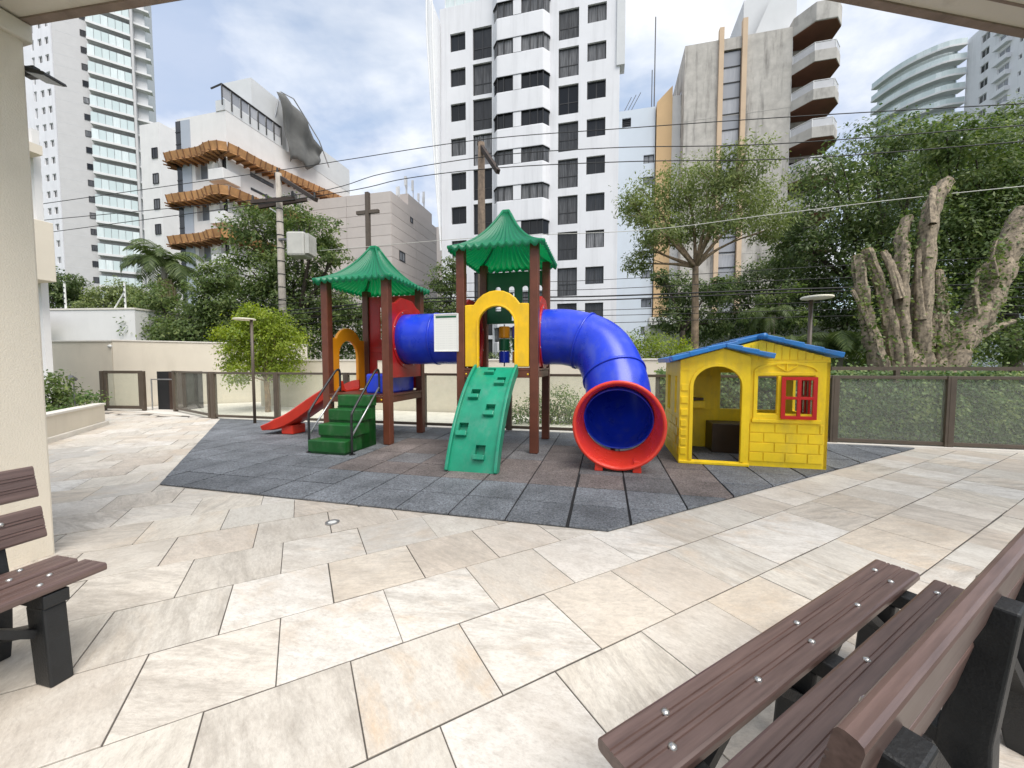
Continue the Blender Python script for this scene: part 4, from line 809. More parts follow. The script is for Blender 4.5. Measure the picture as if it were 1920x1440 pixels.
# the wing of the building beyond the pillar
wgx = thing('building_wing', 'white rendered wing of the building showing past the pillar', 'building', (-11.2, 9.0, 0), U)
mb = MB(); mb.box(-3, .42, 0, .12, -.3, 6.6); mb.build('wall', MATS['white_wall'], wgx)
mb = MB(); mb.box(-3, .95, -.5, -.001, 3.15, 4.45); mb.build('balcony', MATS['cream_paint'], wgx, bevel=.01)
mb = MB(); mb.box(-3, .75, -.6, -.002, 5.95, 6.15); mb.build('eave', MATS['cream_paint'], wgx)
# white house past the wall with its electric fence
wh = thing('white_annex', 'plain white garden house with a brown porch beam', 'house', (-19.6, 16.2, 0), R(-4))
mb = MB(); mb.box(0, 4.1, 0, 3, -.6, 3.55); mb.build('wall', MATS['white_wall'], wh); mb = MB(); mb.box(-.03, 4.13, -.03, 3.03, 3.551, 3.62); mb.build('coping', MATS['kerb'], wh)
mb = MB(); mb.box(-1.5, 1.0, -1.6, -.6, 2.72, 3.36); mb.build('porch_beam', MATS['dark_door'], wh); mb = MB(); mb.box(.15, .40, -1.3, -1.05, -.6, 2.719); mb.build('porch_post', MATS['dark_door'], wh)
for nm, x in (('tall pale electric-fence post with a brace at the right end of the garden house', 3.6), ('pale electric-fence post nearest the beam of the garden house', .9)):
    c = Vector((-19.6, 16.2, 0)) + Vector((math.cos(R(-4)) * x, math.sin(R(-4)) * x, 3.62)); e = thing('fence_post', nm, 'fence post', c, 0, 'electric fence posts on the garden house')
    mb = MB(); mb.tube([(0, .1, 0), (0, .1, 1.05)], .035, 8); mb.build('upright', MATS['white_plastic'], e)
    if x > 3: mb = MB(); mb.tube([(-.45, .1, .0), (-.02, .1, .65)], .025, 6); mb.build('brace', MATS['white_plastic'], e)
    for k in range(4): mb = MB(); mb.box(-.03, .03, .04, .065, .2 + k * .22, .24 + k * .22); mb.build('insulator', MATS['black_plastic'], e)
# garden lamps
def lamp(label, x, y, h, rot):
    t = thing('garden_lamp', label, 'lamp', (x, y, .01), rot, 'thin brown garden lamps')
    mb = MB(); mb.tube([(0, 0, 0), (0, 0, h - .03)], .03, 12); mb.build('pole', MATS['brown_metal'], t, smooth=True)
    mb = MB(); mb.prism(circ(-.15, 0, .21, 28), XYT, h - .028, h + .0); hd = mb.build('lamp_head', MATS['lamp_disc'], t, bevel=.008)
    mb = MB(); mb.prism(circ(0, 0, .06, 14), XYT, -.002, .012); mb.build('base_plate', MATS['brown_metal'], t)
lamp('thin brown garden lamp standing on the mat left of the red slide', -5.60, 8.31, 2.27, 0)
lamp('thin brown garden lamp rising behind the playhouse roof', 4.72, 6.12, 2.33, R(80))
# ------------------------------------------------------------------ houses around
WC = {}
def win_meshes(w, h, nv, nh, fw, fm, pm, dep=.08):
    k = (round(w, 3), round(h, 3), nv, tuple(nh), fw, fm, pm)
    if k not in WC:
        m_ = MB(); m_.strip([(0, 0), (w, 0), (w, h), (0, h)], [(fw, fw), (w - fw, fw), (w - fw, h - fw), (fw, h - fw)], XZT, 0, dep)
        for i in range(1, nv + 1): x = w * i / (nv + 1); m_.box(x - fw * .4, x + fw * .4, .012, dep, fw, h - fw)
        for f in nh: m_.box(fw, w - fw, .018, dep, h * f - fw * .4, h * f + fw * .4)
        p_ = MB(); p_.box(fw * .5, w - fw * .5, dep * .55, dep * .8, fw * .5, h - fw * .5)
        WC[k] = (m_.mesh('window', MATS[fm]), p_.mesh('pane', MATS[pm]))
    return WC[k]
def window(root, x, z, w, h, nv=1, nh=(), y=.14, fw=.07, fm='frame_black', pm='pane_dark', rot=0):
    a, b2 = win_meshes(w, h, nv, nh, fw, fm, pm); o = inst(a, 'window', root, (x, y, z), rot); inst(b2, 'pane', o); return o
def shell(mb, W, D, z0, z1, front=False):
    'sides, back and top of a block whose front face is built apart'
    mb.add([(0, 0, z0), (W, 0, z0), (W, D, z0), (0, D, z0), (0, 0, z1), (W, 0, z1), (W, D, z1), (0, D, z1)], [(4, 5, 6, 7), (1, 2, 6, 5), (2, 3, 7, 6), (3, 0, 4, 7)] + ([(0, 1, 5, 4)] if front else []))
FN = lambda x, d, z: (x, d, z)
# --- white tower with bay windows
t = thing('apartment_tower', 'tall white tower with black windows and a rounded column of bay windows', 'building', (-5.98, 33.3, -.6), U)
tw = 14.45; hs = []; wins = []
for k in range(10):
    T0 = 28.45 - 2.79 * k + .6
    for x, w, lo, hi, nv, nh in ((.9, 1.33, 1.42, 0, 1, ()), (2.86, 1.62, 2.42, -.06, 1, (.38,)), (9.86, 1.55, 2.2, 0.0, 1, (.42,)), (12.05, 1.40, 1.36, .02, 1, ())):
        if k == 0 and False: continue
        hs.append((x, x + w, T0 - lo, T0 - hi)); wins.append((x, T0 - lo, w, lo - hi, nv, nh))
mb = MB(); mb.plate((0, tw), (0, 31.2), hs, FN, .25); shell(mb, tw, 11, 0, 31.2); mb.build('wall', MATS['tower_white'], t)
for w_ in wins: window(t, w_[0], w_[1], w_[2], w_[3], w_[4], w_[5], fw=.075)
mb = MB(); mb.box(4.3, tw - .002, .001, 10.9, 31.201, 46); mb.build('upper_storeys', MATS['tower_white'], t)
mb = MB(); mb.box(tw - .25, tw + .35, -.12, .9, 24.2, 46.1); mb.build('corner_pier', MATS['pale_grey'], t)
rl = MB(); rl.box(.35, 3.9, .3, .33, 31.25, 32.3); rl.build('terrace_glass', MATS['pane_green'], t)
for k in range(5): mb = MB(); mb.box(.35 + k * .86, .41 + k * .86, .26, .30, 31.201, 32.35); mb.build('terrace_post', MATS['frame_white'], t)
BX0, BX1, BP, BC = 4.66, 9.22, .75, .55
def bay_poly(e=0.0): return [(BX0 - e * .4, -.001), (BX0 - e * .4, -BP + BC - e * .3), (BX0 + BC * .8 - e * .2, -BP - e), (BX1 - BC * .8 + e * .2, -BP - e), (BX1 + e * .4, -BP + BC - e * .3), (BX1 + e * .4, -.001)]
for k in range(-2, 10):
    zt = 29.35 - 2.79 * k + .6; zb = zt - 1.12
    mb = MB(); mb.prism(bay_poly(), XYT, zb - 1.67 + .001, zb); mb.build('bay_spandrel', MATS['tower_white'], t, bevel=.06)
    mb = MB(); mb.prism(bay_poly(.03), XYT, zt - .02, zt + .0); mb.build('bay_lintel', MATS['frame_black'], t)
    mb = MB(); mb.prism([(a * .985 + (BX0 + BX1) / 2 * .015, c + .04 if c < -.1 else c) for a, c in bay_poly(-.08)], XYT, zb, zt - .02); bw_ = mb.build('bay_window', MATS['pane_dark'], t)
    mb = MB(); mb.box(6.42, 7.06, -BP - .005, -.6, zb + .001, zt - .021); mb.build('pier', MATS['tower_white'], bw_)
    for x in (5.15, 5.65, 6.38, 7.08, 7.75, 8.35, 8.78): mb = MB(); mb.box(x - .03, x + .03, -BP + .02, -BP + .12, zb + .002, zt - .022); mb.build('mullion', MATS['frame_black'], bw_)
# safety net hanging down the tower's left corner
nt_ = thing('safety_net', 'white safety net hanging down the left corner of the white tower', 'net', at(800, 20, 32.5))
m2, N, L = nodes('net_sheet'); out = N('ShaderNodeOutputMaterial'); tp = N('ShaderNodeBsdfTransparent'); df = N('ShaderNodeBsdfDiffuse'); df.inputs[0].default_value = (.8, .8, .8, 1); mxs = N('ShaderNodeMixShader'); mxs.inputs[0].default_value = .55; L(tp.outputs[0], mxs.inputs[1]); L(df.outputs[0], mxs.inputs[2]); L(mxs.outputs[0], out.inputs[0]); MATS['net_sheet'] = m2
p0 = nt_.location
pl_ = [at(x, y, 32.5) - p0 for x, y in ((799, -30), (800, 60), (806, 160), (813, 280), (820, 380), (827, 470))]; pr_ = [at(x, y, 33.2) - p0 for x, y in ((826, 45), (827, 100), (827, 190), (827, 300), (828, 390), (828, 470))]
a_, b2_ = bez(pl_, 5), bez(pr_, 5); mb = MB(); n_ = len(a_); mb.add(a_ + [(p * .5 + q * .5) + Vector((.0, -.35, -.15)) for p, q in zip(a_, b2_)] + b2_, [(i + j * n_, i + 1 + j * n_, i + 1 + n_ + j * n_, i + n_ + j * n_) for j in range(2) for i in range(n_ - 1)])
nb = mb.build('net_cloth', MATS['net_sheet'], nt_, smooth=True); s_ = nb.modifiers.new('thick', 'SOLIDIFY'); s_.thickness = .02
for pp in (a_, [(p * .55 + q * .45) + Vector((0, -.3, -.1)) for p, q in zip(a_, b2_)]): mb = MB(); mb.tube(pp, .06, 6); mb.build('edge_rope', MATS['net_white'], nt_)
# --- pale blue annex and its ochre neighbour
t = thing('office_block', 'pale blue-white block right of the white tower with small louvred windows', 'building', (8.2, 36.38, -.6), U)
AX = 1.63; hs = [(AX + .2, AX + .97, 23.3, 24.1)] + [(AX + 2.1, AX + 3.0, z, z + .75) for z in (19.9, 18.0, 14.9, 12.4, 9.7, 7.1, 4.6)]
mb = MB(); mb.plate((0, AX + 3.05), (0, 24.75), hs, FN, .2); shell(mb, AX + 3.05, 8, 0, 24.75); mb.build('wall', MATS['annex_blue'], t)
window(t, hs[0][0], hs[0][2], .77, .8, 0, (.2, .4, .6, .8), fw=.06)
for h in hs[1:]: window(t, h[0], h[2], .9, .75, 1, (), pm='pane_grey', fw=.06)
mb = MB(); mb.tube([(AX + 2.8, 1, 24.7), (AX + 2.8, 1, 28.6)], .04, 6); mb.tube([(AX + 3.0, .8, 24.7), (AX + 3.0, .8, 33)], .05, 6)
mb.build('mast', MATS['cable_grey'], t)
for k in range(3): mb = MB(); mb.tube([(AX + .2 + k * .3, .6, 24.7), (AX + 1.0 + k * .4, .4, 26.1 + k * .15)], .03, 5); mb.build('aerial', MATS['cable_grey'], t)
t = thing('ochre_house', 'narrow ochre gable strip between the pale blue block and the concrete tower', 'building', (12.81, 35.2, -.6), U)
mb = MB(); mb.prism([(0, 0), (1.26, 0), (1.26, 26.1), (0, 24.9)], XZT, -.25, 6); mb.build('end_wall', MATS['ochre'], t); mb = MB(); mb.box(1.262, 2.6, -.1, 6, 0, 25.3); mb.build('side_wall', MATS['white_wall'], t)
for k in range(7): mb = MB(); mb.box(2.0, 2.45, -.13, -.101, 22.5 - k * 2.8, 23.6 - k * 2.8); mb.build('window', MATS['pane_dark'], t)
# --- stained concrete tower with brown balconies
t = thing('concrete_tower', 'rain-stained concrete tower with a glass stair strip and stacked angular balconies', 'building', (14.39, 33.3, -.6), U)
cw, ctop = 7.85, 28.3; strip = (2.9, 4.25, 6.0, 27.4)
mb = MB(); mb.plate((0, cw), (0, ctop), [strip], FN, .3, zl=(9, 15, 21)); shell(mb, cw, 7, 0, ctop); mb.build('wall', MATS['concrete'], t)
for z in (5.5, 11, 16.6, 22.2): mb = MB(); mb.box(.02, cw - .02, -.012, -.0005, z, z + .035); mb.build('shadow_joint', MATS['concrete_band'], t)
mb = MB(); mb.box(2.55, 2.9, -.22, .2, 4, 29.1); mb.build('fin', MATS['tan_fin'], t); mb = MB(); mb.box(4.25, 4.60, -.22, .2, 4, 29.5); mb.build('fin', MATS['tan_fin'], t)
for k in range(17): window(t, 2.9, 27.35 - (k + 1) * 1.24, 1.35, 1.22, 0, (), y=.1, fw=.035, pm='pane_strip', fm='frame_black')
for k in range(8): mb = MB(); mb.box(-.012, -.0005, 1.3, 3.6, 24.4 - 2.75 * k, 25.6 - 2.75 * k); mb.build('window', MATS['pane_dark'], t)
mb = MB(); mb.box(4.9, 7.5, 2.0, 6, 28.301, 32.6); mb.build('penthouse', MATS['pale_grey'], t); mb = MB(); mb.prism([(5.2, 28.302), (8.4, 28.302), (8.4, 33.0), (7.2, 33.0)], XZT, .9, 1.2); mb.build('stair_head', MATS['pale_grey'], t)
BPO = [(7.852, 1.6), (7.852, -.02), (8.85, -1.25), (10.25, -1.25), (10.95, -.3), (10.95, 1.6)]
def out_(poly, e): return [(a + (e if a > 9 else -e * .0), c - (e if c < 0 else 0)) for a, c in poly]
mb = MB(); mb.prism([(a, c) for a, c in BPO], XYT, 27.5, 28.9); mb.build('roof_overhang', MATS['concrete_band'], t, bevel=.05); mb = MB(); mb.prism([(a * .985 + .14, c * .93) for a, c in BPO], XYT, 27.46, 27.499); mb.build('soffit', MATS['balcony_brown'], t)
mb = MB(); mb.box(7.86, 10.9, 1.601, 7, 0, 28.2); mb.build('recess_wall', MATS['concrete_band'], t)
mb = MB(); mb.box(7.853, 7.99, .3, 1.6, 0, 27.49); mb.build('white_mullion', MATS['frame_white'], t)
for k in range(9):
    z = 24.6 - 2.78 * k
    mb = MB(); mb.prism(BPO, XYT, z, z + .16); fl_ = mb.build('balcony', MATS['concrete_band'], t)
    inn = [((a - 9.4) * .93 + 9.4, (c - .2) * .90 + .2) for a, c in BPO]
    mb = MB(); mb.strip(BPO[1:5] + [(10.95, 1.6)], inn[1:5] + [(10.85, 1.6)], XYT, z + .161, z + .78, closed=False); mb.build('parapet', MATS['concrete_band'], fl_)
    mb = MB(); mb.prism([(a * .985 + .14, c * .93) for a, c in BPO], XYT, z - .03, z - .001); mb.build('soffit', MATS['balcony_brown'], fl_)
    mid = [((a - 9.4) * .965 + 9.4, (c - .2) * .95 + .2) for a, c in BPO]; mid2 = [((a - 9.4) * .955 + 9.4, (c - .2) * .94 + .2) for a, c in BPO]
    mb = MB(); mb.strip(mid[1:5] + [(10.9, 1.6)], mid2[1:5] + [(10.88, 1.6)], XYT, z + .781, z + 1.35, closed=False); mb.build('balustrade', MATS['balcony_glass'], fl_)
    mb = MB()
    for p in mid[1:5]: mb.tube([(p[0], p[1], z + .78), (p[0], p[1], z + 1.42)], .03, 6)
    mb.tube([(p[0], p[1], z + 1.40) for p in mid[1:5]], .03, 6); mb.build('handrail', MATS['frame_white'], fl_)
    window(t, 8.15, z + .2, 2.5, 2.1, 2, (), y=1.50, fw=.06)
# --- church with horizontal cladding
t = thing('church', 'windowless beige church block clad in long horizontal panels', 'building', (-10.49, 34.0, -.6), U)
mb = MB(); mb.box(-9, 0, 0, 9.2, 0, 16.85); mb.build('core', MATS['church_clad'], t)
for k in range(17):
    z0, z1 = 16.86 - (k + 1) * .93, 16.86 - k * .93 - .03
    if z0 < 2: break
    for x0, x1 in ((-9, -4.4), (-4.37, .02)): mb = MB(); mb.box(x0, x1, -.05, -.001, z0, z1); mb.build('panel', MATS['church_clad'], t)
    for y0, y1 in ((0, 4.4), (4.43, 9.2)): mb = MB(); mb.box(.001, .05, y0, y1, z0, z1); mb.build('panel', MATS['church_clad'], t)
for y, z, w, h in ((1.2, 11.3, 1.0, .85), (3.3, 15.4, .5, .5)): window(t, .10, z, w, h, 1 if w > .8 else 0, (), y=y, pm='pane_grey', fm='frame_black', rot=R(90))
mb = MB(); mb.box(-2.2, -.3, 3.6, 8.8, 16.851, 18.2); mb.build('roof_house', MATS['church_clad'], t)
rr = random.Random(3)
for k, (x, y) in enumerate(((-.7, 2.4), (-.9, 3.0), (-.5, 3.6), (-.8, 4.3), (-.5, 5.0), (-.7, 6.6), (-.5, 7.3), (-.8, 8.0))):
    h = 1.2 + rr.random() * 1.0; z = 16.85 if y < 3.6 else 18.2; mb = MB(); mb.tube([(x, y, z), (x, y, z + h)], .05, 6); mb.box(x - .11, x + .11, y - .14, y - .06, z + h * .45, z + h); mb.build('antenna', MATS['slab_grey'], t)
cr_ = thing('steel_cross', 'tall dark steel cross standing in front of the church', 'cross', at(695, 683, 27) * Vector((1, 1, 0)) if False else (at(695, 683, 27).x, 27, -.6), U)
ct = at(695, 361, 27).z + .6; ca_ = at(695, 398, 27).z + .6
mb = MB(); mb.box(-.13, .13, -.13, .13, 0, ct); mb.build('upright', MATS['brown_metal'], cr_); mb = MB(); mb.box(-.85, .85, -.11, .11, ca_ - .11, ca_ + .11); mb.build('crossbar', MATS['brown_metal'], cr_)
t = thing('beige_block', 'distant beige apartment block edge just left of the white tower', 'building', (at(790, 500, 58).x, 58, -.6), U)
mb = MB(); mb.box(-2, 4.6, 0, 8, 0, 22.0); mb.build('wall', MATS['church_clad'], t)
for k in range(7): window(t, 1.2, 19.6 - k * 2.8, .7, .9, 0, (), y=-.09, pm='pane_grey', fm='frame_white')
# --- building being refurbished, with timber catch-platforms
t = thing('refurbished_block', 'white block under refurbishment ringed by three orange timber platforms', 'building', (-22.34, 31.0, -.6), U)
hs, wl = [], []
for k in range(6):
    z = 16.7 - 3.25 * k
    hs += [(-3.25, -2.0, z, z + 1.6), (-.95, -.12, z + .3, z + 1.7)]
mb = MB(); mb.plate((-5.0, 0), (0, 21.7), hs, FN, .45); mb.add([(0, 0, 0), (0, 15, 0), (0, 15, 21.7), (0, 0, 21.7)], [(0, 1, 2, 3)]); mb.add([(-5, 0, 21.7), (0, 0, 21.7), (0, 15, 21.7), (-5, 15, 21.7)], [(0, 1, 2, 3)]); mb.add([(-5, 0, 0), (-5, 0, 21.7), (-5, 15, 21.7), (-5, 15, 0)], [(0, 1, 2, 3)]); mb.build('wall', MATS['white_wall'], t)
for k in range(6):
    z = 16.7 - 3.25 * k
    window(t, -3.25, z, 1.25, 1.6, 0, (), y=.36, pm='pane_grey', fm='frame_white'); window(t, -.95, z + .3, .83, 1.4, 0, (), y=.36, pm='pane_dark')
    mb = MB(); mb.prism([(-1.3, -.001), (-1.1, -.7), (.35, -.7), (.35, .8), (.001, .8), (.001, -.001)], XYT, z - .6, z + .30); mb.build('corner_balcony', MATS['white_wall'], t, bevel=.04)
    for j, (y0, y1, h0, h1) in enumerate(((2.0, 4.3, .9, 1.25), (2.0, 4.3, -.2, .0), (6.3, 7.0, .5, 1.5), (8.6, 9.0, .6, 1.2), (10.0, 10.4, .6, 1.2))):
        mb = MB(); mb.box(.001, .03, y0, y1, z + h0, z + h1); f_ = mb.build('window', MATS['frame_black'], t); mb = MB(); mb.box(.031, .036, y0 + .05, y1 - .05, z + h0 + .05, z + h1 - .05); mb.build('pane', MATS['pane_dark'], f_)
mb = MB(); mb.box(-5.05, -4.55, -.06, -.001, 0, 21.5); mb.build('stair_glass', MATS['pane_dark'], t)
for k in range(20): mb = MB(); mb.box(-5.06, -4.54, -.09, -.061, 20.6 - k * .95, 20.68 - k * .95); mb.build('stair_transom', MATS['frame_black'], t)
mb = MB(); mb.box(-4.54, -3.6, -.05, -.001, 0, 21.5); mb.build('grey_panel', MATS['panel_blue_grey'], t)
mb = MB(); mb.box(-3.2, -.25, 2.6, 6.4, 21.701, 26.0); mb.build('roof_block', MATS['pale_grey'], t); mb = MB(); mb.box(-.9, .02, -.05, 5.5, 21.702, 22.5); mb.build('roof_parapet', MATS['pale_grey'], t)
mb = MB()
for y in np.linspace(-.3, 5.3, 8): mb.tube([(.06, y, 21.9), (.06, y, 23.5)], .05, 6)
mb.tube([(.06, -.3, 23.45), (.06, 5.3, 23.45)], .07, 6); mb.tube([(-1.2, -.1, 23.45), (.06, -.3, 23.45)], .07, 6); mb.build('roof_railing', MATS['frame_black'], t)
for y in np.linspace(-.25, 4.5, 7): mb = MB(); mb.box(.0, .02, y, y + .7, 22.55, 23.4); mb.build('railing_pane', MATS['pane_strip'], t)
mb = MB(); mb.box(-4, 0.02, 6.2, 15, 21.703, 24.3); mb.build('roof_block', MATS['pale_grey'], t)
def tray(z, ylen):
    po = [(-5.9, .1, .0), (-5.2, -.75, .0), (-3.2, -.80, .0), (-1.6, -.82, .0), (-.9, -1.0, .08), (.3, -1.0, .10), (.95, -.4, .08), (1.0, 2.0, .15), (.95, 4.0, .4), (.95, ylen, .4 + (ylen - 4) * .12)]
    if ylen < 6: po = po[:7] + [(1.0, 2.0, .1), (.95, ylen, 0)]
    pts = bez([(x, y, z + dz) for x, y, dz in po], 4)
    res = [pts[0]]
    for v in pts[1:]:
        while (v - res[-1]).length > .75: res.append(res[-1] + (v - res[-1]).normalized() * .7)
        if (v - res[-1]).length > .45: res.append(v)
    pts = res
    for i in range(len(pts) - 1):
        a, c = pts[i], pts[i + 1]; d = (c - a); d.z = 0; d.normalize(); n = Vector((d.y, -d.x, 0))
        mb = MB(); q = [a - n * .95, c - n * .95, c, a]
        mb.add([v - Vector((0, 0, .06)) for v in q] + q, [(3, 2, 1, 0), (4, 5, 6, 7), (0, 1, 5, 4), (1, 2, 6, 5), (2, 3, 7, 6), (3, 0, 4, 7)])
        q2 = [a, c, c + n * .16 + Vector((0, 0, .55)), a + n * .16 + Vector((0, 0, .55))]; mb.add(q2 + [v - n * .05 for v in q2], [(0, 1, 2, 3), (7, 6, 5, 4), (0, 4, 5, 1), (2, 6, 7, 3)])
        o = mb.build('platform_board', MATS['plywood'], t)
        mb = MB(); mb.bar(a - n * .95 + Vector((0, 0, -.24)), a + n * .1 + Vector((0, 0, -.10)), .08, .10); mb.bar(a - n * .95 + Vector((0, 0, -.10)), a + n * .25 + Vector((0, 0, -.10)), .08, .08); mb.bar(a + n * .02, a + n * .18 + Vector((0, 0, .57)), .07, .05, n); mb.build('platform_strut', MATS['timber_dark'], t)
tray(18.1, 14.6); tray(14.85, 8.5); tray(11.6, 4.0)
mb = MB(); gx, gy = 9, 14; vs = []
for i in range(gx):
    for j in range(gy):
        u_, v_ = i / (gx - 1), j / (gy - 1); y = (1 - v_) * (4.4 + u_ * 5.2) + v_ * (5.6 + u_ * 3.8); z = (1 - v_) * (25.9 + .4 * math.sin(u_ * 4) - 1.7 * u_ * u_) + v_ * (20.5 + 1.3 * u_ + .4 * math.sin(u_ * 8)); x = .55 + .22 * math.sin(u_ * 13 + v_ * 3) + .15 * math.sin(v_ * 9)
        vs.append((x, y, z))
mb.add(vs, [(i * gy + j, (i + 1) * gy + j, (i + 1) * gy + j + 1, i * gy + j + 1) for i in range(gx - 1) for j in range(gy - 1)])
nb = mb.build('debris_net', MATS['dark_net'], t, smooth=True); s_ = nb.modifiers.new('thick', 'SOLIDIFY'); s_.thickness = .04
mb = MB(); mb.tube([(-.3, 5.0, 24.2), (.2, 5.2, 26.5), (.5, 6.4, 26.6), (.6, 7.8, 25.6), (.7, 9.4, 24.4), (.5, 11.0, 22.6)], .06, 6); mb.build('net_pole', MATS['steel'], t)
# --- pale slab block behind it
t = thing('pale_slab_block', 'slim pale grey apartment slab between the glass tower and the refurbished block', 'building', (at(283, 400, 46).x, 46, -.6), U)
mb = MB(); mb.box(0, 5.4, 0, 6, 0, at(283, 248, 46).z + .6); mb.build('wall', MATS['pale_grey'], t)
mb = MB(); mb.box(2.2, 5.0, -2.2, -.001, 0, at(283, 262, 46).z + .6); mb.build('wing', MATS['white_wall'], t)
for k in range(9): window(t, 3.9, 24.2 - 2.7 * k, .8, 1.1, 1, (), y=-2.29, pm='pane_dark')
# --- grey and glass tower far left
t = thing('glass_balcony_tower', 'very tall grey tower with stacked green glass balconies at the far left', 'building', (-82.5, 72.0, -.6), R(33.7))
H_ = 82; mb = MB(); mb.box(0, 10.4, 0, 12, 0, H_); mb.build('shaft', MATS['grey_clad'], t)
pan = MB(); pan.box(0, .92, -.02, .0, 0, 1.75); pm_ = pan.mesh('pane', MATS['pane_green']); slb = MB(); slb.box(0, 6.0, -1.3, -.001, 0, .42); sm_ = slb.mesh('balcony_slab', MATS['slab_grey'])
for k in range(27):
    z = 1.5 + k * 3.0; s1 = inst(sm_, 'balcony_slab', t, (4.55, 0, z))
    if z > 3:
        for j in range(6): inst(pm_, 'pane', s1, (.05 + j * .985, -1.2, .44))
        window(t, 3.5, z + .9, .8, 1.1, 0, (), y=-.09, pm='pane_dark')
    mb = MB(); mb.box(10.9, 13.2, -.7, .6, z, z + .35)
    if z > 8: mb.build('end_balcony', MATS['slab_grey'], t)
mb = MB(); mb.box(10.55, 10.9, -1.35, .2, 0, H_); mb.build('corner_fin', MATS['grey_clad'], t); mb = MB(); mb.box(10.9, 12.4, .3, 8, 0, H_ - 4); mb.build('rear_wing', MATS['pale_grey'], t)
for k in range(40):
    mb = MB(); mb.box(.02, 3.3, -.012, -.001, 2 + k * 2.0, 2.03 + k * 2.0); mb.build('clad_joint', MATS['pale_grey'], t)
t2 = thing('white_flank_tower', 'white flank with small paired windows left of the grey glass tower', 'building', (-82.7 - .972 * 12, 72.0 + .235 * 12, -.6), U)
hs = []
for k in range(26):
    z = 2.6 + k * 3.0
    hs += [(10.2, 11.2, z, z + 1.2), (8.4, 9.4, z, z + 1.2), (6.6, 7.4, z - .5, z + 1.3)]
mb = MB(); mb.plate((0, 11.95), (0, H_), hs, FN, .2); shell(mb, 11.95, 8, 0, H_); mb.build('wall', MATS['tower_white'], t2)
for h in hs: window(t2, h[0], h[2], h[1] - h[0], h[3] - h[2], 1, (), pm='pane_dark' if h[0] > 8 else 'pane_grey', fm='frame_white', fw=.08)
# --- curved glass tower far right
t = thing('curved_glass_tower', 'far tower at upper right with curved green glass balconies and white window wall', 'building', (at(1802, 300, 85).x, 85, -.6), U - R(90))
TH_ = at(1795, 75, 85).z + .6
hs = []
for k in range(22):
    z = TH_ - 3.4 - k * 3.0
    if z < 10: break
    hs += [(3.2, 5.0, z, z + 1.5), (7.0, 9.3, z - .2, z + 1.3), (11.0, 11.6, z + .2, z + 1.0), (13.6, 14.2, z, z + .8), (16.0, 18.6, z - .2, z + 1.3)]
mb = MB(); mb.plate((0, 24), (0, TH_), hs, FN, .25); shell(mb, 24, 14, 0, TH_); mb.build('wall', MATS['tower_white'], t)
for h in hs: window(t, h[0], h[2], h[1] - h[0], h[3] - h[2], 1 if h[1] - h[0] > 1 else 0, (), pm='pane_grey' if h[1] - h[0] > 2 else 'pane_dark', fm='frame_white', fw=.09)
for h in hs:
    if 2.2 < h[1] - h[0] < 2.4 or h[1] - h[0] > 2.5: mb = MB(); mb.box(h[0] - .3, h[1] + .3, -.8, -.001, h[2] - .9, h[2] - .05); mb.build('window_balcony', MATS['tower_white'], t)
arc0 = [Vector(p[:2]) for p in bez([(.6, -.3, 0), (.5, -3.4, 0), (-.8, -5.8, 0), (-3.2, -8.2, 0), (-6.8, -10.0, 0), (-11, -11.0, 0)], 3)]
for k in range(18):
    z = TH_ - 1.2 - k * 3.0
    if z < 28: break
    mb = MB(); cen = Vector((-12, -2)); inn = [cen + (p - cen) * .86 for p in arc0]
    mb.strip([tuple(p) for p in arc0], [tuple(p) for p in inn], XYT, z, z + .38, closed=False); s1 = mb.build('balcony_slab', MATS['slab_grey'], t)
    for i in range(len(arc0) - 1):
        a, c = cen + (arc0[i] - cen) * .985, cen + (arc0[i + 1] - cen) * .985; mb = MB(); mb.bar((a.x, a.y, z + .95), (c.x, c.y, z + .95), .05, 1.1); mb.build('pane', MATS['pane_green'], s1)
mb = MB(); mb.prism([tuple(Vector((-12, -2)) + (p - Vector((-12, -2))) * .84) for p in arc0] + [(-12, -1), (-1, -1)], XYT, 0, TH_ - .8); mb.build('curved_core', MATS['pane_green'], t)
# ------------------------------------------------------------------ trees and plants
def leaf_mesh(name, pos, size, m, parent, rng, flat=.5, aspect=.5, origin=(0, 0, 0), outward=None):
    n = len(pos); size = size * rng.uniform(.6, 1.35, n)
    nr = rng.normal(size=(n, 3)); nr[:, 2] = np.abs(nr[:, 2]) + flat
    if outward is not None: nr += outward * 1.1
    nr /= np.linalg.norm(nr, axis=1)[:, None]
    d = rng.normal(size=(n, 3)); d -= nr * np.sum(d * nr, axis=1)[:, None]; d /= np.linalg.norm(d, axis=1)[:, None]
    d[:, 2] -= .35; s = np.cross(nr, d); s /= np.linalg.norm(s, axis=1)[:, None]
    L_ = size[:, None]; p = pos - np.array(origin)
    v = np.stack([p, p + d * L_ * .5 + s * L_ * aspect * .5 - nr * L_ * .06, p + d * L_, p + d * L_ * .5 - s * L_ * aspect * .5 - nr * L_ * .06], 1).reshape(-1, 3)
    me = bpy.data.meshes.new(name); me.vertices.add(4 * n); me.vertices.foreach_set('co', v.astype(np.float32).ravel())
    me.loops.add(4 * n); me.loops.foreach_set('vertex_index', np.arange(4 * n, dtype=np.int32)); me.polygons.add(n); me.polygons.foreach_set('loop_start', np.arange(0, 4 * n, 4, dtype=np.int32)); me.polygons.foreach_set('loop_total', np.full(n, 4, np.int32))
    me.update(calc_edges=True); me.materials.append(MATS[m]); o = bpy.data.objects.new(name, me); link(o, parent); return o
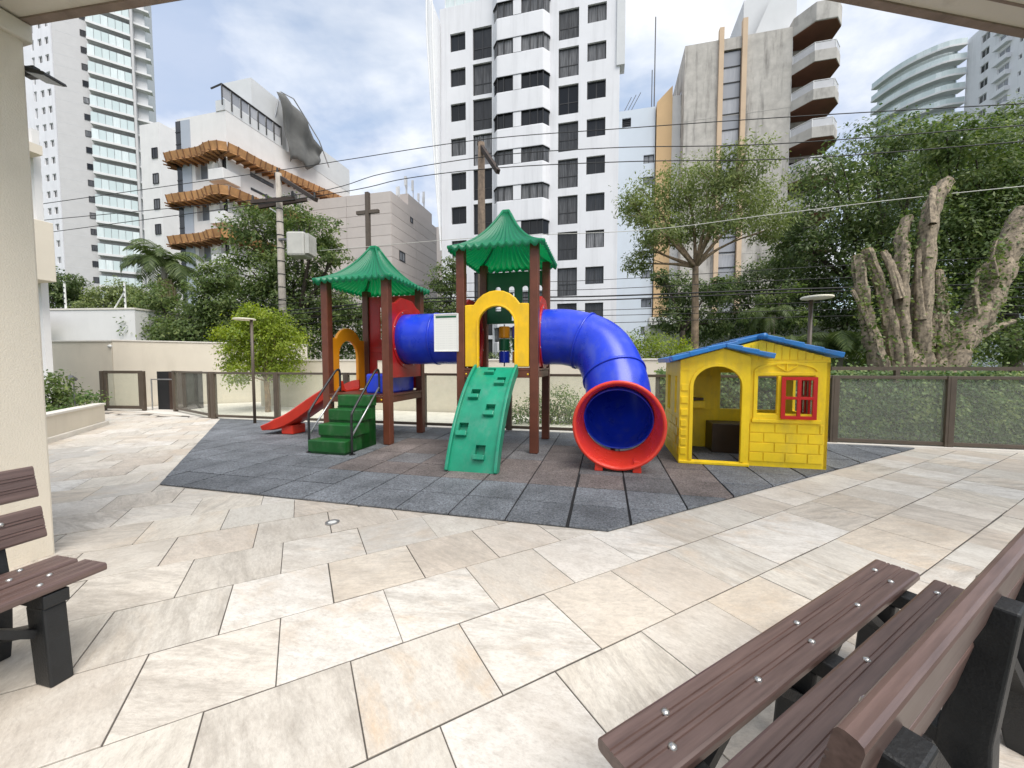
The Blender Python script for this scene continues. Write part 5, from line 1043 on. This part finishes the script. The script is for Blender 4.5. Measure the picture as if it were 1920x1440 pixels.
def scatter(blobs, n, rng, per=26, spread=.16):
    'leaf positions: leaves in sprays, sprays spread through each lobe with more towards its outside'
    w = np.array([b_[3] ** 2 for b_ in blobs]); w = w / w.sum(); out = []; ow = []
    for (x, y, z, r, *sq), f in zip(blobs, w):
        k = max(3, int(n * f / per)); d = rng.normal(size=(k, 3)); d /= np.linalg.norm(d, axis=1)[:, None]; rad = rng.uniform(.25, 1.12, k) ** .55
        c = d * rad[:, None] * r * np.array([1, 1, sq[0] if sq else .8]); c = c + rng.normal(size=c.shape) * r * .07
        fq = 2.6 / max(r, .15); ph = rng.uniform(0, 6, 6); w3 = np.sin(c[:, 0] * fq * 1.7 + ph[0]) + np.sin(c[:, 1] * fq * 1.9 + ph[1]) + np.sin(c[:, 2] * fq * 2.3 + ph[2]) + .7 * np.sin(c @ np.array([1.3, .7, -1.1]) * fq + ph[3])
        kp = w3 > -.75; c, d = c[kp], d[kp]; k = len(c)
        q = np.repeat(c, per, 0) + rng.normal(size=(k * per, 3)) * np.array([1, 1, .55]) * max(.12, r * spread)
        out.append(q + np.array([x, y, z])); ow.append(np.repeat(d, per, 0))
    return np.concatenate(out), np.concatenate(ow)
def limb_into(mb, a, b_, r0, r1, rng, bend=.12, n=7, sides=7):
    a, b_ = Vector(a), Vector(b_); L_ = (b_ - a).length; off = Vector(rng.normal(size=3)) * L_ * bend; off.z = abs(off.z) * .6
    pts = [a.lerp(b_, float(t)) + off * math.sin(PI * t) * .6 for t in np.linspace(0, 1, n)]
    mb.tube(pts, [r0 + (r1 - r0) * t ** .8 for t in np.linspace(0, 1, n)], sides); return pts
def tree(name, label, base, fork, px_blobs, Y, n, size, leafm, bark, r0, seed, group=None, cat='tree', stems=1, spread=.16, aspect=.5, yj=1.0, sub=3):
    rng = np.random.default_rng(seed); bl = []
    for (px, py, pr) in px_blobs:
        c = at(px, py, Y + rng.uniform(-1, 1) * yj); bl.append((c.x, c.y, c.z, pr * c.y / 720., .82))
    t = thing(name, label, cat, base, 0, group); o = Vector(base); mb = MB(); fk = Vector(fork) - o
    for s_ in range(stems):
        st = Vector((rng.uniform(-.5, .5), rng.uniform(-.3, .3), 0)) * (r0 * 3 if stems > 1 else 0)
        limb_into(mb, st, fk + st * 1.5, r0, r0 * .62, rng, .04, 8, 10)
    for b_ in bl:
        e = Vector(b_[:3]) - o; pts = limb_into(mb, fk, e, r0 * .5, r0 * .08, rng, .10, 8)
        for k in range(sub):
            q = pts[4 + k % 3]; d = Vector(rng.normal(size=3)); d.normalize(); limb_into(mb, q, e + d * b_[3] * .8, r0 * .16, r0 * .03, rng, .08, 5, 5)
    mb.build('trunk', MATS[bark], t, smooth=True)
    pos, ow = scatter(bl, int(n * 1.3), rng, spread=spread); leaf_mesh('crown', pos, size, leafm, t, rng, origin=base, aspect=aspect, outward=ow); return t
G = lambda px, Y, z=-.6: (at(px, 683, Y).x, Y, z)
g1 = 'large trees over the street'
tree('dense_tree', 'large dense dark tree right of the concrete tower, behind the pruned trunk', G(1640, 18), at(1640, 560, 18), [(1560, 330, 62), (1640, 285, 66), (1720, 300, 70), (1550, 420, 75), (1650, 390, 85), (1740, 400, 80), (1500, 450, 50), (1600, 500, 80), (1690, 480, 80), (1535, 560, 55), (1650, 580, 70), (1580, 620, 50)], 18, 46000, .16, 'leaf_dark', 'dark_bark', .35, 11, g1)
tree('dense_tree', 'large dense tree filling the far right edge above the hedge', G(1900, 14.5), at(1890, 560, 14.5), [(1830, 300, 75), (1900, 260, 70), (1775, 255, 40), (1880, 390, 90), (1800, 430, 75), (1945, 480, 90), (1840, 540, 70), (1965, 340, 90), (1945, 600, 70), (1760, 520, 60), (1900, 640, 50)], 14.5, 52000, .14, 'leaf_mid', 'dark_bark', .3, 12, g1)
tree('dense_tree', 'lower dark tree behind the slender pale tree', G(1430, 20), at(1430, 600, 20), [(1480, 490, 50), (1420, 530, 48), (1370, 555, 42), (1455, 590, 48), (1510, 540, 50), (1390, 610, 40)], 20, 16000, .16, 'leaf_dark', 'dark_bark', .22, 13, g1)
tree('dense_tree', 'small dark tree beside the ochre strip, under the slender pale tree', G(1275, 19), at(1280, 620, 19), [(1275, 545, 38), (1330, 540, 36), (1265, 595, 36), (1320, 605, 40), (1240, 520, 18)], 19, 10000, .15, 'leaf_dark', 'dark_bark', .18, 14, g1)
tree('slender_tree', 'slender pale-leaved tree with a forked trunk before the concrete tower', G(1303, 13.5), at(1304, 500, 13.5), [(1225, 375, 54), (1285, 345, 48), (1345, 325, 46), (1400, 310, 50), (1425, 385, 54), (1370, 395, 54), (1300, 410, 56), (1240, 435, 40), (1195, 400, 30), (1195, 495, 26), (1440, 430, 30), (1215, 465, 26), (1180, 380, 22)], 13.5, 26000, .11, 'leaf_pale', 'pale_bark', .16, 15, g1, spread=.2, yj=1.5, aspect=.42)
tree('dense_tree', 'big dark tree behind the concrete utility pole', G(560, 20), at(560, 600, 20), [(480, 430, 48), (540, 410, 46), (590, 440, 44), (475, 510, 58), (560, 500, 60), (628, 480, 30), (520, 575, 68), (600, 570, 60), (655, 570, 42), (450, 590, 55), (560, 620, 60), (650, 625, 50), (700, 600, 35)], 20, 40000, .17, 'leaf_mid', 'dark_bark', .3, 16, g1)
tree('garden_tree', 'round mid-green tree below the palm', G(340, 17), at(340, 640, 17), [(330, 605, 50), (395, 560, 44), (300, 560, 36), (370, 625, 55), (410, 515, 34), (280, 610, 36), (420, 600, 45)], 17, 22000, .13, 'leaf_mid', 'dark_bark', .2, 17, g1)
tree('garden_tree', 'yellowish green tree over the white garden house', G(215, 21), at(215, 640, 21), [(200, 565, 32), (240, 555, 34), (175, 580, 26), (270, 570, 24)], 21, 8000, .14, 'leaf_pale', 'dark_bark', .16, 18, g1)
tree('garden_tree', 'dark bushy tree at the left edge beside the balcony', G(130, 22), at(130, 640, 22), [(115, 530, 30), (140, 555, 28), (100, 560, 30)], 22, 7000, .15, 'leaf_dark', 'dark_bark', .16, 19, g1)
tree('garden_tree', 'grey-green tree between the two play towers', G(835, 24), at(835, 620, 24), [(838, 520, 30), (825, 565, 38), (852, 490, 18), (795, 590, 32), (860, 600, 34)], 24, 9000, .16, 'leaf_mid', 'dark_bark', .16, 20, g1)
tree('garden_tree', 'thin open tree with bare twigs above the playhouse roof', G(1455, 14), at(1450, 600, 14), [(1440, 560, 24), (1480, 545, 24), (1410, 585, 18), (1500, 590, 20)], 14, 1800, .11, 'leaf_mid', 'dark_bark', .07, 21, g1, sub=5)
tree('lime_shrub', 'lime-green shrub rising behind the glass fence beside the left garden lamp', G(500, 10.6, -.05), at(500, 715, 10.6), [(470, 588, 20), (515, 595, 22), (440, 635, 32), (480, 608, 34), (530, 635, 36), (465, 668, 40), (520, 675, 38), (495, 640, 40), (450, 700, 24), (540, 700, 22)], 10.6, 22000, .07, 'leaf_lime', 'pale_bark', .05, 22, None, 'shrub', stems=4, yj=.35, spread=.2)
tree('lime_shrub', 'bright lime feathery bush between the tube slide and the playhouse', G(1230, 10.5, -.05), at(1230, 690, 10.5), [(1185, 650, 24), (1230, 645, 28), (1275, 655, 26), (1160, 668, 14), (1250, 675, 24), (1205, 680, 22)], 10.5, 7000, .06, 'leaf_lime', 'bark', .04, 23, None, 'shrub', stems=2, yj=.3)
tree('fence_bush', 'green bush behind the glass, seen between the climbing ramp and the tube slide', G(1030, 8.55, -.05), at(1030, 785, 8.55), [(965, 775, 20), (1005, 765, 28), (1050, 752, 32), (1082, 775, 26), (1030, 785, 24)], 8.5, 5000, .055, 'leaf_ivy', 'bark', .03, 24, None, 'bush', stems=2, yj=.12)
tree('planter_bush', 'tall leafy bush in the planter next to the pillar', at(98, 770, 7.6), at(98, 745, 7.6), [(97, 705, 13), (106, 728, 15), (98, 752, 18), (88, 735, 14), (116, 762, 12)], 7.6, 1500, .075, 'leaf_mid', 'bark', .02, 25, 'planter plants', 'bush', stems=2, yj=.08)
tree('planter_bush', 'small bright bush in the middle of the planter', at(133, 762, 8.3), at(133, 752, 8.3), [(133, 744, 10), (124, 750, 8)], 8.3, 350, .07, 'leaf_ivy', 'bark', .015, 26, 'planter plants', 'bush', yj=.05)
tree('planter_bush', 'small rounded bush at the far end of the planter', at(163, 758, 8.5), at(163, 750, 8.5), [(163, 746, 11)], 8.5, 350, .07, 'leaf_ivy', 'bark', .015, 27, 'planter plants', 'bush', yj=.05)
rng = np.random.default_rng(40); pos = []
for k in range(900):
    f, gg = rng.uniform(-.3, 1.9), rng.uniform(.25, .7); c = Vector((-7.66, 6.25, 0)) + Vector((math.cos(R(118.6)), math.sin(R(118.6)), 0)) * f + Vector((-math.sin(R(118.6)), math.cos(R(118.6)), 0)) * gg; pos.append((c.x, c.y, .40 + rng.uniform(0, .10)))
o = leaf_mesh('ground_cover', np.array(pos), .06, 'leaf_ivy', None, rng); tag(o, 'low green ground cover over the planter soil', None, kind='stuff')
sp_ = thing('garden_spot', 'small garden spotlight on a thin stake in the planter', 'spotlight', at(141, 766, 8.2)); mb = MB(); mb.tube([(0, 0, 0), (0, 0, .62)], .012, 6); mb.build('stake', MATS['cable_grey'], sp_); mb = MB(); mb.tube([(0, .05, .62), (0, -.06, .68)], [.035, .05], 10); mb.build('lamp', MATS['cable_grey'], sp_)
# ivy hedge behind the right-hand fence
hd = thing('ivy_hedge', 'clipped ivy hedge behind the hazy glass fence', 'hedge', (FB.x, FB.y, 0), math.atan2((FC - FB).y, (FC - FB).x)); mb = MB(); mb.box(-2.6, 8.0, .64, 1.2, -.6, 1.06); mb.build('branches', MATS['dark_bark'], hd)
rng = np.random.default_rng(41); n = 42000; P_ = np.stack([rng.uniform(-2.6, 7.6, n), .50 - rng.exponential(.05, n), rng.uniform(-.02, 1.15, n)], 1)
k = n // 4; P_[:k, 1] = rng.uniform(.48, 1.2, k); P_[:k, 2] = 1.09 + rng.exponential(.04, k)
P_[:, 1] += .07 * np.sin(P_[:, 0] * 8 + 2 * np.sin(P_[:, 2] * 7)) * np.sin(P_[:, 2] * 9 + P_[:, 0] * 3)
leaf_mesh('leaves', P_, .055, 'leaf_ivy', hd, rng, flat=.1, aspect=.75, outward=np.tile(np.array([0, -1.2, .2]), (n, 1)))
mb = MB(); mb.box(.1, 2.9, .30, .36, 1.20, 1.26); mb.box(1.0, 1.06, .30, .36, 1.0, 1.2); mb.build('support_rail', MATS['brown_metal'], hd)
# far undergrowth closing the view under the trees
rng = np.random.default_rng(42); pos = []
for k in range(30000):
    X = rng.uniform(3, 34); Y = 23 + rng.normal() * 1.2 + (X - 18) * -.2; h = rng.uniform(-.5, 1) ** 2 * 2.4 * (1 + .4 * math.sin(X * 1.7)); pos.append((X, Y, -.4 + abs(h) * 1.25))
o = leaf_mesh('undergrowth', np.array(pos), .22, 'leaf_dark', None, rng); tag(o, 'dark undergrowth beneath the street trees', None, kind='stuff')
pos = []
for k in range(16000):
    X = rng.uniform(-26, 4); Y = 26 + rng.normal() * 1.0; pos.append((X, Y, -.4 + rng.uniform(0, 1) ** 1.5 * 3.6 * (1 + .3 * math.sin(X * 1.3))))
o = leaf_mesh('undergrowth', np.array(pos), .24, 'leaf_dark', None, rng); tag(o, 'dark greenery along the far side of the street', None, kind='stuff')
# palms
def palm(label, base, top, nf, R_, m, seed, skirt=True, r0=.16, droop=1.0, group='palms'):
    rng = np.random.default_rng(seed); t = thing('palm_tree', label, 'palm', base, 0, group); b0 = Vector(base); tp = Vector(top) - b0
    mb = MB(); pts = [Vector((0, 0, 0)).lerp(tp, float(f)) for f in np.linspace(0, 1, 10)]; mb.tube(pts, [r0 * (1.25 - .4 * f) * (1 + .05 * (i % 2)) for i, f in enumerate(np.linspace(0, 1, 10))], 10); mb.build('trunk', MATS['pole_concrete'], t, smooth=True)
    for k in range(nf):
        az = 2 * PI * k / nf + rng.uniform(-.2, .2); el = rng.uniform(.05, 1.25); L_ = R_ * rng.uniform(.85, 1.1); h = Vector((math.cos(az), math.sin(az), 0)); p = tp.copy(); pts = [p.copy()]; e = el
        for s_ in range(14): p = p + (h * math.cos(e) + Vector((0, 0, math.sin(e)))) * L_ / 14; e -= droop * (.10 + .012 * s_); pts.append(p.copy())
        mb = MB(); mb.tube(pts, [.03 * (1 - .85 * i / 14) for i in range(15)], 5); side = h.cross(Vector((0, 0, 1)))
        for i in range(2, 15):
            for j in range(3):
                f = j / 3; q = pts[i - 1].lerp(pts[i], f); tdir = (pts[i] - pts[i - 1]).normalized(); ll = L_ * .26 * math.sin(PI * min(1, (i + f) / 15.5) ** .8) + .05
                for sg in (-1, 1):
                    d = (side * sg * .85 + tdir * .5 + Vector((0, 0, -.35 + rng.uniform(-.15, .15)))).normalized(); w = tdir * (.030 * R_ / 2); e1 = q + d * ll * .6; e2 = q + d * ll + Vector((0, 0, -ll * .22))
                    mb.add([q - w * .5, q + w * .5, e1 + w, e1 - w * .6, e2], [(0, 1, 2, 3), (3, 2, 4)])
        mb.build('frond', MATS[m], t)
    if skirt:
        pos = []; rr = np.random.default_rng(seed + 1)
        for k in range(900): a = rr.uniform(0, 2 * PI); rd = rr.uniform(.1, .62); zz = -rr.uniform(.2, 1.5); pos.append((tp.x + rd * math.cos(a) * (.4 - zz * .5), tp.y + rd * math.sin(a) * (.4 - zz * .5), tp.z + zz - .5))
        mb = MB()
        for p in pos: mb.bar(p, (p[0] * 1.0, p[1], p[2] - .45), .03, .02)
        mb.build('flower_skirt', MATS['leaf_straw'], t)
palm('tall palm with a straw-coloured flower skirt before the glass balcony tower', G(307, 24), at(308, 500, 24), 20, 3.0, 'leaf_palm', 50)
palm('dark low palm just right of the lamp behind the playhouse', G(1575, 10.5, -.3), at(1575, 655, 10.5), 16, 1.5, 'leaf_mid', 51, False, .08, 1.1)
palm('bright low palm left of the lamp behind the playhouse', G(1490, 11, -.3), at(1488, 650, 11), 13, 1.3, 'leaf_palm', 52, False, .07, 1.0)
palm('small slim palm over the peak of the playhouse roof', G(1440, 13, -.3), at(1442, 590, 13), 12, 1.0, 'leaf_palm', 53, False, .06, 1.1)
# heavily pruned old tree
PY = 9.3; t = thing('pruned_tree', 'old tree cut back to bare pale stumps, wrapped in ivy, behind the hedge', 'tree', (at(1710, 683, PY).x, PY, -.3)); b0 = t.location.copy()
rng = np.random.default_rng(60); ivy = []
def stump(name, pts, r0, r1, cut=True, iv=0, Yo=0):
    P_ = bez([at(x, y, PY + Yo + (i * .12 if Yo >= 0 else -i * .1)) - b0 for i, (x, y) in enumerate(pts)], 6); n = len(P_); k = PY / 720.
    rs = [(r0 + (r1 - r0) * (i / (n - 1)) ** .7) * k * (1 + .10 * math.sin(i * 1.9 + r0) + rng.uniform(-.05, .05)) for i in range(n)]
    vs = []; m_ = 26; rdg = rng.uniform(-.10, .12, 26); mb = MB(); ref = Vector((1, 0, 0)); ph_ = rng.uniform(0, 6)
    for i, p in enumerate(P_):
        d = (P_[min(i + 1, n - 1)] - P_[max(i - 1, 0)]).normalized(); a = (ref - d * ref.dot(d)).normalized(); c = d.cross(a)
        for q in range(m_):
            th = 2 * PI * q / m_; rr_ = float(rs[i]) * (1 + .13 * math.sin(3 * th + ph_) + .05 * math.sin(7 * th + i * .5) + rdg[(q + i // 7) % 26] + rng.uniform(-.03, .03)); vs.append(p + float(rr_) * (math.cos(th) * a + math.sin(th) * c))
            if iv and rng.random() < iv: ivy.extend([tuple(b0 + vs[-1] + Vector(rng.normal(size=3) * .09)) for _ in range(4)])
    mb.add(vs, [(i * m_ + q, i * m_ + (q + 1) % m_, (i + 1) * m_ + (q + 1) % m_, (i + 1) * m_ + q) for i in range(n - 1) for q in range(m_)] + [tuple((n - 1) * m_ + q for q in range(m_))])
    o = mb.build(name, MATS['stump_bark'], t, auto=45)
    if cut:
        d = (P_[-1] - P_[-2]).normalized(); mb = MB(); mb.tube([P_[-1] - d * .01, P_[-1] + d * .012], rs[-1] * .86, 12); mb.build('cut_face', MATS['cut_wood'], o)
    return o
stump('stump', [(1660, 715), (1635, 640), (1618, 560), (1607, 480)], 15, 9, iv=.4)
stump('stump', [(1685, 715), (1672, 620), (1652, 540), (1624, 468)], 13, 8, iv=.3)
stump('stump', [(1700, 715), (1690, 610), (1690, 520), (1694, 470), (1690, 445), (1703, 408)], 15, 8, iv=.2)
stump('stump', [(1688, 560), (1670, 500), (1656, 472)], 8, 5)
stump('stump', [(1735, 715), (1728, 600), (1738, 470), (1748, 390), (1776, 340)], 17, 11, iv=.12)
stump('stump', [(1727, 600), (1722, 520), (1724, 468)], 7, 3, False)
stump('stump', [(1748, 420), (1746, 380), (1750, 352)], 6, 4)
stump('stump', [(1762, 700), (1764, 610), (1757, 508)], 12, 7, iv=.3)
stump('stump', [(1775, 700), (1772, 590), (1770, 522)], 9, 4, iv=.4)
stump('limb', [(1770, 715), (1800, 640), (1845, 575), (1880, 490), (1930, 395)], 27, 20, False, iv=.7)
stump('limb', [(1745, 715), (1790, 640), (1830, 590), (1862, 530)], 18, 9, False, iv=.5)
stump('stump', [(1800, 660), (1848, 625), (1898, 603)], 10, 5, iv=.1)
stump('root_flare', [(1715, 760), (1712, 690), (1708, 640)], 44, 14, False, iv=.6)
for a_, r_ in (([(1640, 640), (1622, 590), (1598, 545)], 5), ([(1745, 650), (1752, 600), (1744, 555)], 6), ([(1835, 590), (1828, 540), (1836, 505)], 5), ([(1870, 520), (1862, 480), (1868, 450)], 4)): stump('stub', a_, r_, r_ * .55, iv=.15)
leaf_mesh('ivy', np.array(ivy), .085, 'leaf_mid', t, rng, origin=b0, aspect=.7)
# ------------------------------------------------------------------ utility poles and overhead cables
def arm(nm, par, a, c, w=.12, h=.14, m='old_wood'):
    mb = MB(); mb.bar(a, c, w, h); return mb.build(nm, MATS[m], par)
p = thing('utility_pole', 'concrete utility pole with double crossarms and a transformer, left of the play set', 'utility pole', G(533, 16), 0, 'street utility poles'); b0 = p.location.copy(); q = lambda x, y, Y=16: at(x, y, Y) - b0
zt = q(533, 325).z; mb = MB(); mb.tube([(0, 0, 0), (0, 0, zt)], [.165, .115], 12); mb.build('shaft', MATS['pole_concrete'], p, smooth=True)
arm('crossarm', p, q(517, 327, 16.3), q(593, 375, 14.4)); arm('crossarm', p, q(471, 379, 15.7), q(553, 372, 15.8)); arm('crossarm', p, q(486, 388, 16.2), q(575, 374, 16.2)); arm('arm_brace', p, q(506, 390), q(529, 405), .04, .05, 'slab_grey')
c = q(565, 462, 15.8); mb = MB(); mb.box(c.x - .42, c.x + .30, c.y - .35, c.y + .35, c.z - .45, c.z + .50); tf = mb.build('transformer', MATS['transformer'], p, bevel=.08)
for k in range(6): mb = MB(); mb.box(c.x + .31, c.x + .47, c.y - .32 + k * .11, c.y - .27 + k * .11, c.z - .35, c.z + .42); mb.build('cooling_fin', MATS['transformer'], tf)
for k in range(3): mb = MB(); mb.tube([(c.x - .3 + k * .22, c.y, c.z + .5), (c.x - .3 + k * .22, c.y, c.z + .68)], [.045, .03], 8); mb.build('bushing', MATS['black_plastic'], tf)
arm('transformer_bracket', p, (0, -.1, c.z + .3), (c.x - .3, c.y, c.z + .3), .08, .08, 'cable_grey')
for z in np.linspace(zt * .25, zt * .85, 12): mb = MB(); mb.tube([(0, 0, z), (0, 0, z + .04)], .168 - .045 * z / zt, 12); mb.build('steel_band', MATS['cable'], p)
for x, y, Y in ((474, 374, 15.7), (500, 372, 15.7), (549, 366, 15.8), (520, 322, 16.2), (590, 370, 14.4)): c2 = q(x, y, Y); mb = MB(); mb.tube([c2 - Vector((0, 0, .05)), c2 + Vector((0, 0, .16))], [.05, .035], 8); mb.build('insulator', MATS['black_plastic'], p)
p2 = thing('utility_pole', 'dark timber utility pole rising behind the right play tower', 'utility pole', G(904, 14), 0, 'street utility poles'); b0 = p2.location.copy()
mb = MB(); mb.tube([(0, 0, 0), (0, 0, q(904, 268, 14).z)], [.17, .12], 12); mb.build('shaft', MATS['bark'], p2, smooth=True); arm('crossarm', p2, q(898, 268, 14.2), q(934, 322, 12.6))
for x, y, Y in ((900, 264, 14.2), (918, 296, 13.4), (932, 317, 12.7)): c2 = q(x, y, Y); mb = MB(); mb.tube([c2 - Vector((0, 0, .02)), c2 + Vector((0, 0, .15))], [.04, .03], 8); mb.build('insulator', MATS['black_plastic'], p2)
def cable(label, pts, r=.015, m='cable'):
    r *= .95
    P_ = [at(*a) for a in pts]; b0 = P_[0].copy(); mb = MB(); mb.tube([v - b0 for v in bez(P_, 8)], r, 5); o = mb.build('overhead_cable', MATS[m], None, smooth=True, loc=b0); tag(o, label, 'cable', 'overhead cables along the street'); return o
cable('highest overhead cable, from the left trees across the white tower to the right edge', [(60, 385, 17), (518, 320, 16.3), (660, 298, 15.5), (900, 262, 14.2), (1180, 240, 13), (1500, 218, 11.8), (1960, 192, 10)])
cable('second overhead cable, crossing the white tower just under the highest one', [(60, 415, 17), (552, 366, 15.9), (720, 325, 15.2), (918, 293, 13.5), (1150, 277, 12.6), (1450, 270, 11.4), (1960, 232, 9.6)])
cable('third overhead cable, crossing the slender pale tree', [(60, 440, 17), (592, 368, 14.4), (760, 335, 13.8), (932, 315, 12.7), (1180, 303, 11.8), (1500, 297, 10.8), (1960, 262, 9)])
cable('lone pale cable rising to the right edge above the pruned stumps', [(600, 470, 15), (905, 445, 13.4), (1200, 432, 12), (1450, 402, 11), (1700, 372, 10), (1960, 345, 9)], .011, 'transformer')
low = [('upper of the two thick black cables behind the play set', 583, 556, 550, 540, 531, .026, 'cable'), ('lower of the two thick black cables behind the play set', 590, 562, 557, 546, 538, .022, 'cable'),
       ('thin cable just above the thick black pair', 570, 545, 537, 522, 508, .011, 'cable'), ('topmost thin cable of the lower bundle, under the stump cuts', 560, 530, 520, 500, 478, .010, 'cable'),
       ('first thin cable below the thick black pair', 600, 577, 576, 566, 556, .011, 'cable'), ('second thin cable below the thick black pair', 610, 588, 586, 580, 572, .011, 'cable'),
       ('lowest thin cable of the bundle, behind the playhouse lamp', 622, 600, 600, 592, 588, .011, 'cable')]
for lb, y0, y1, y2, y3, y4, r_, m_ in low: cable(lb, [(40, y0 + 40, 18), (533, y0, 15.8), (800, y1 + 4, 14.5), (1100, y2 + 6, 13), (1500, y3 + 2, 11.6), (1960, y4, 10)], r_, m_)
# white entrance block under the concrete tower
t = thing('entrance_block', 'low white entrance block with a dark garage opening behind the playhouse', 'building', (at(1225, 683, 24).x, 24.6, -.6), U); mb = MB(); mb.plate((0, 12.2), (0, 4.6), [(4.2, 6.1, .2, 2.6), (7.6, 11.8, .2, 2.2)], FN, .5); shell(mb, 12.2, 4, 0, 4.6); mb.build('wall', MATS['white_wall'], t)
for h in ((4.2, .2, 1.9, 2.4), (7.6, .2, 4.2, 2.0)): window(t, h[0], h[1], h[2], h[3], 2, (), y=.4)
mb = MB(); mb.box(-.2, 12.6, -1.2, -.001, 4.3, 4.75); mb.build('canopy', MATS['white_wall'], t)
print('objects', len(bpy.data.objects), 'tris', sum(len(m.polygons) for m in bpy.data.meshes))
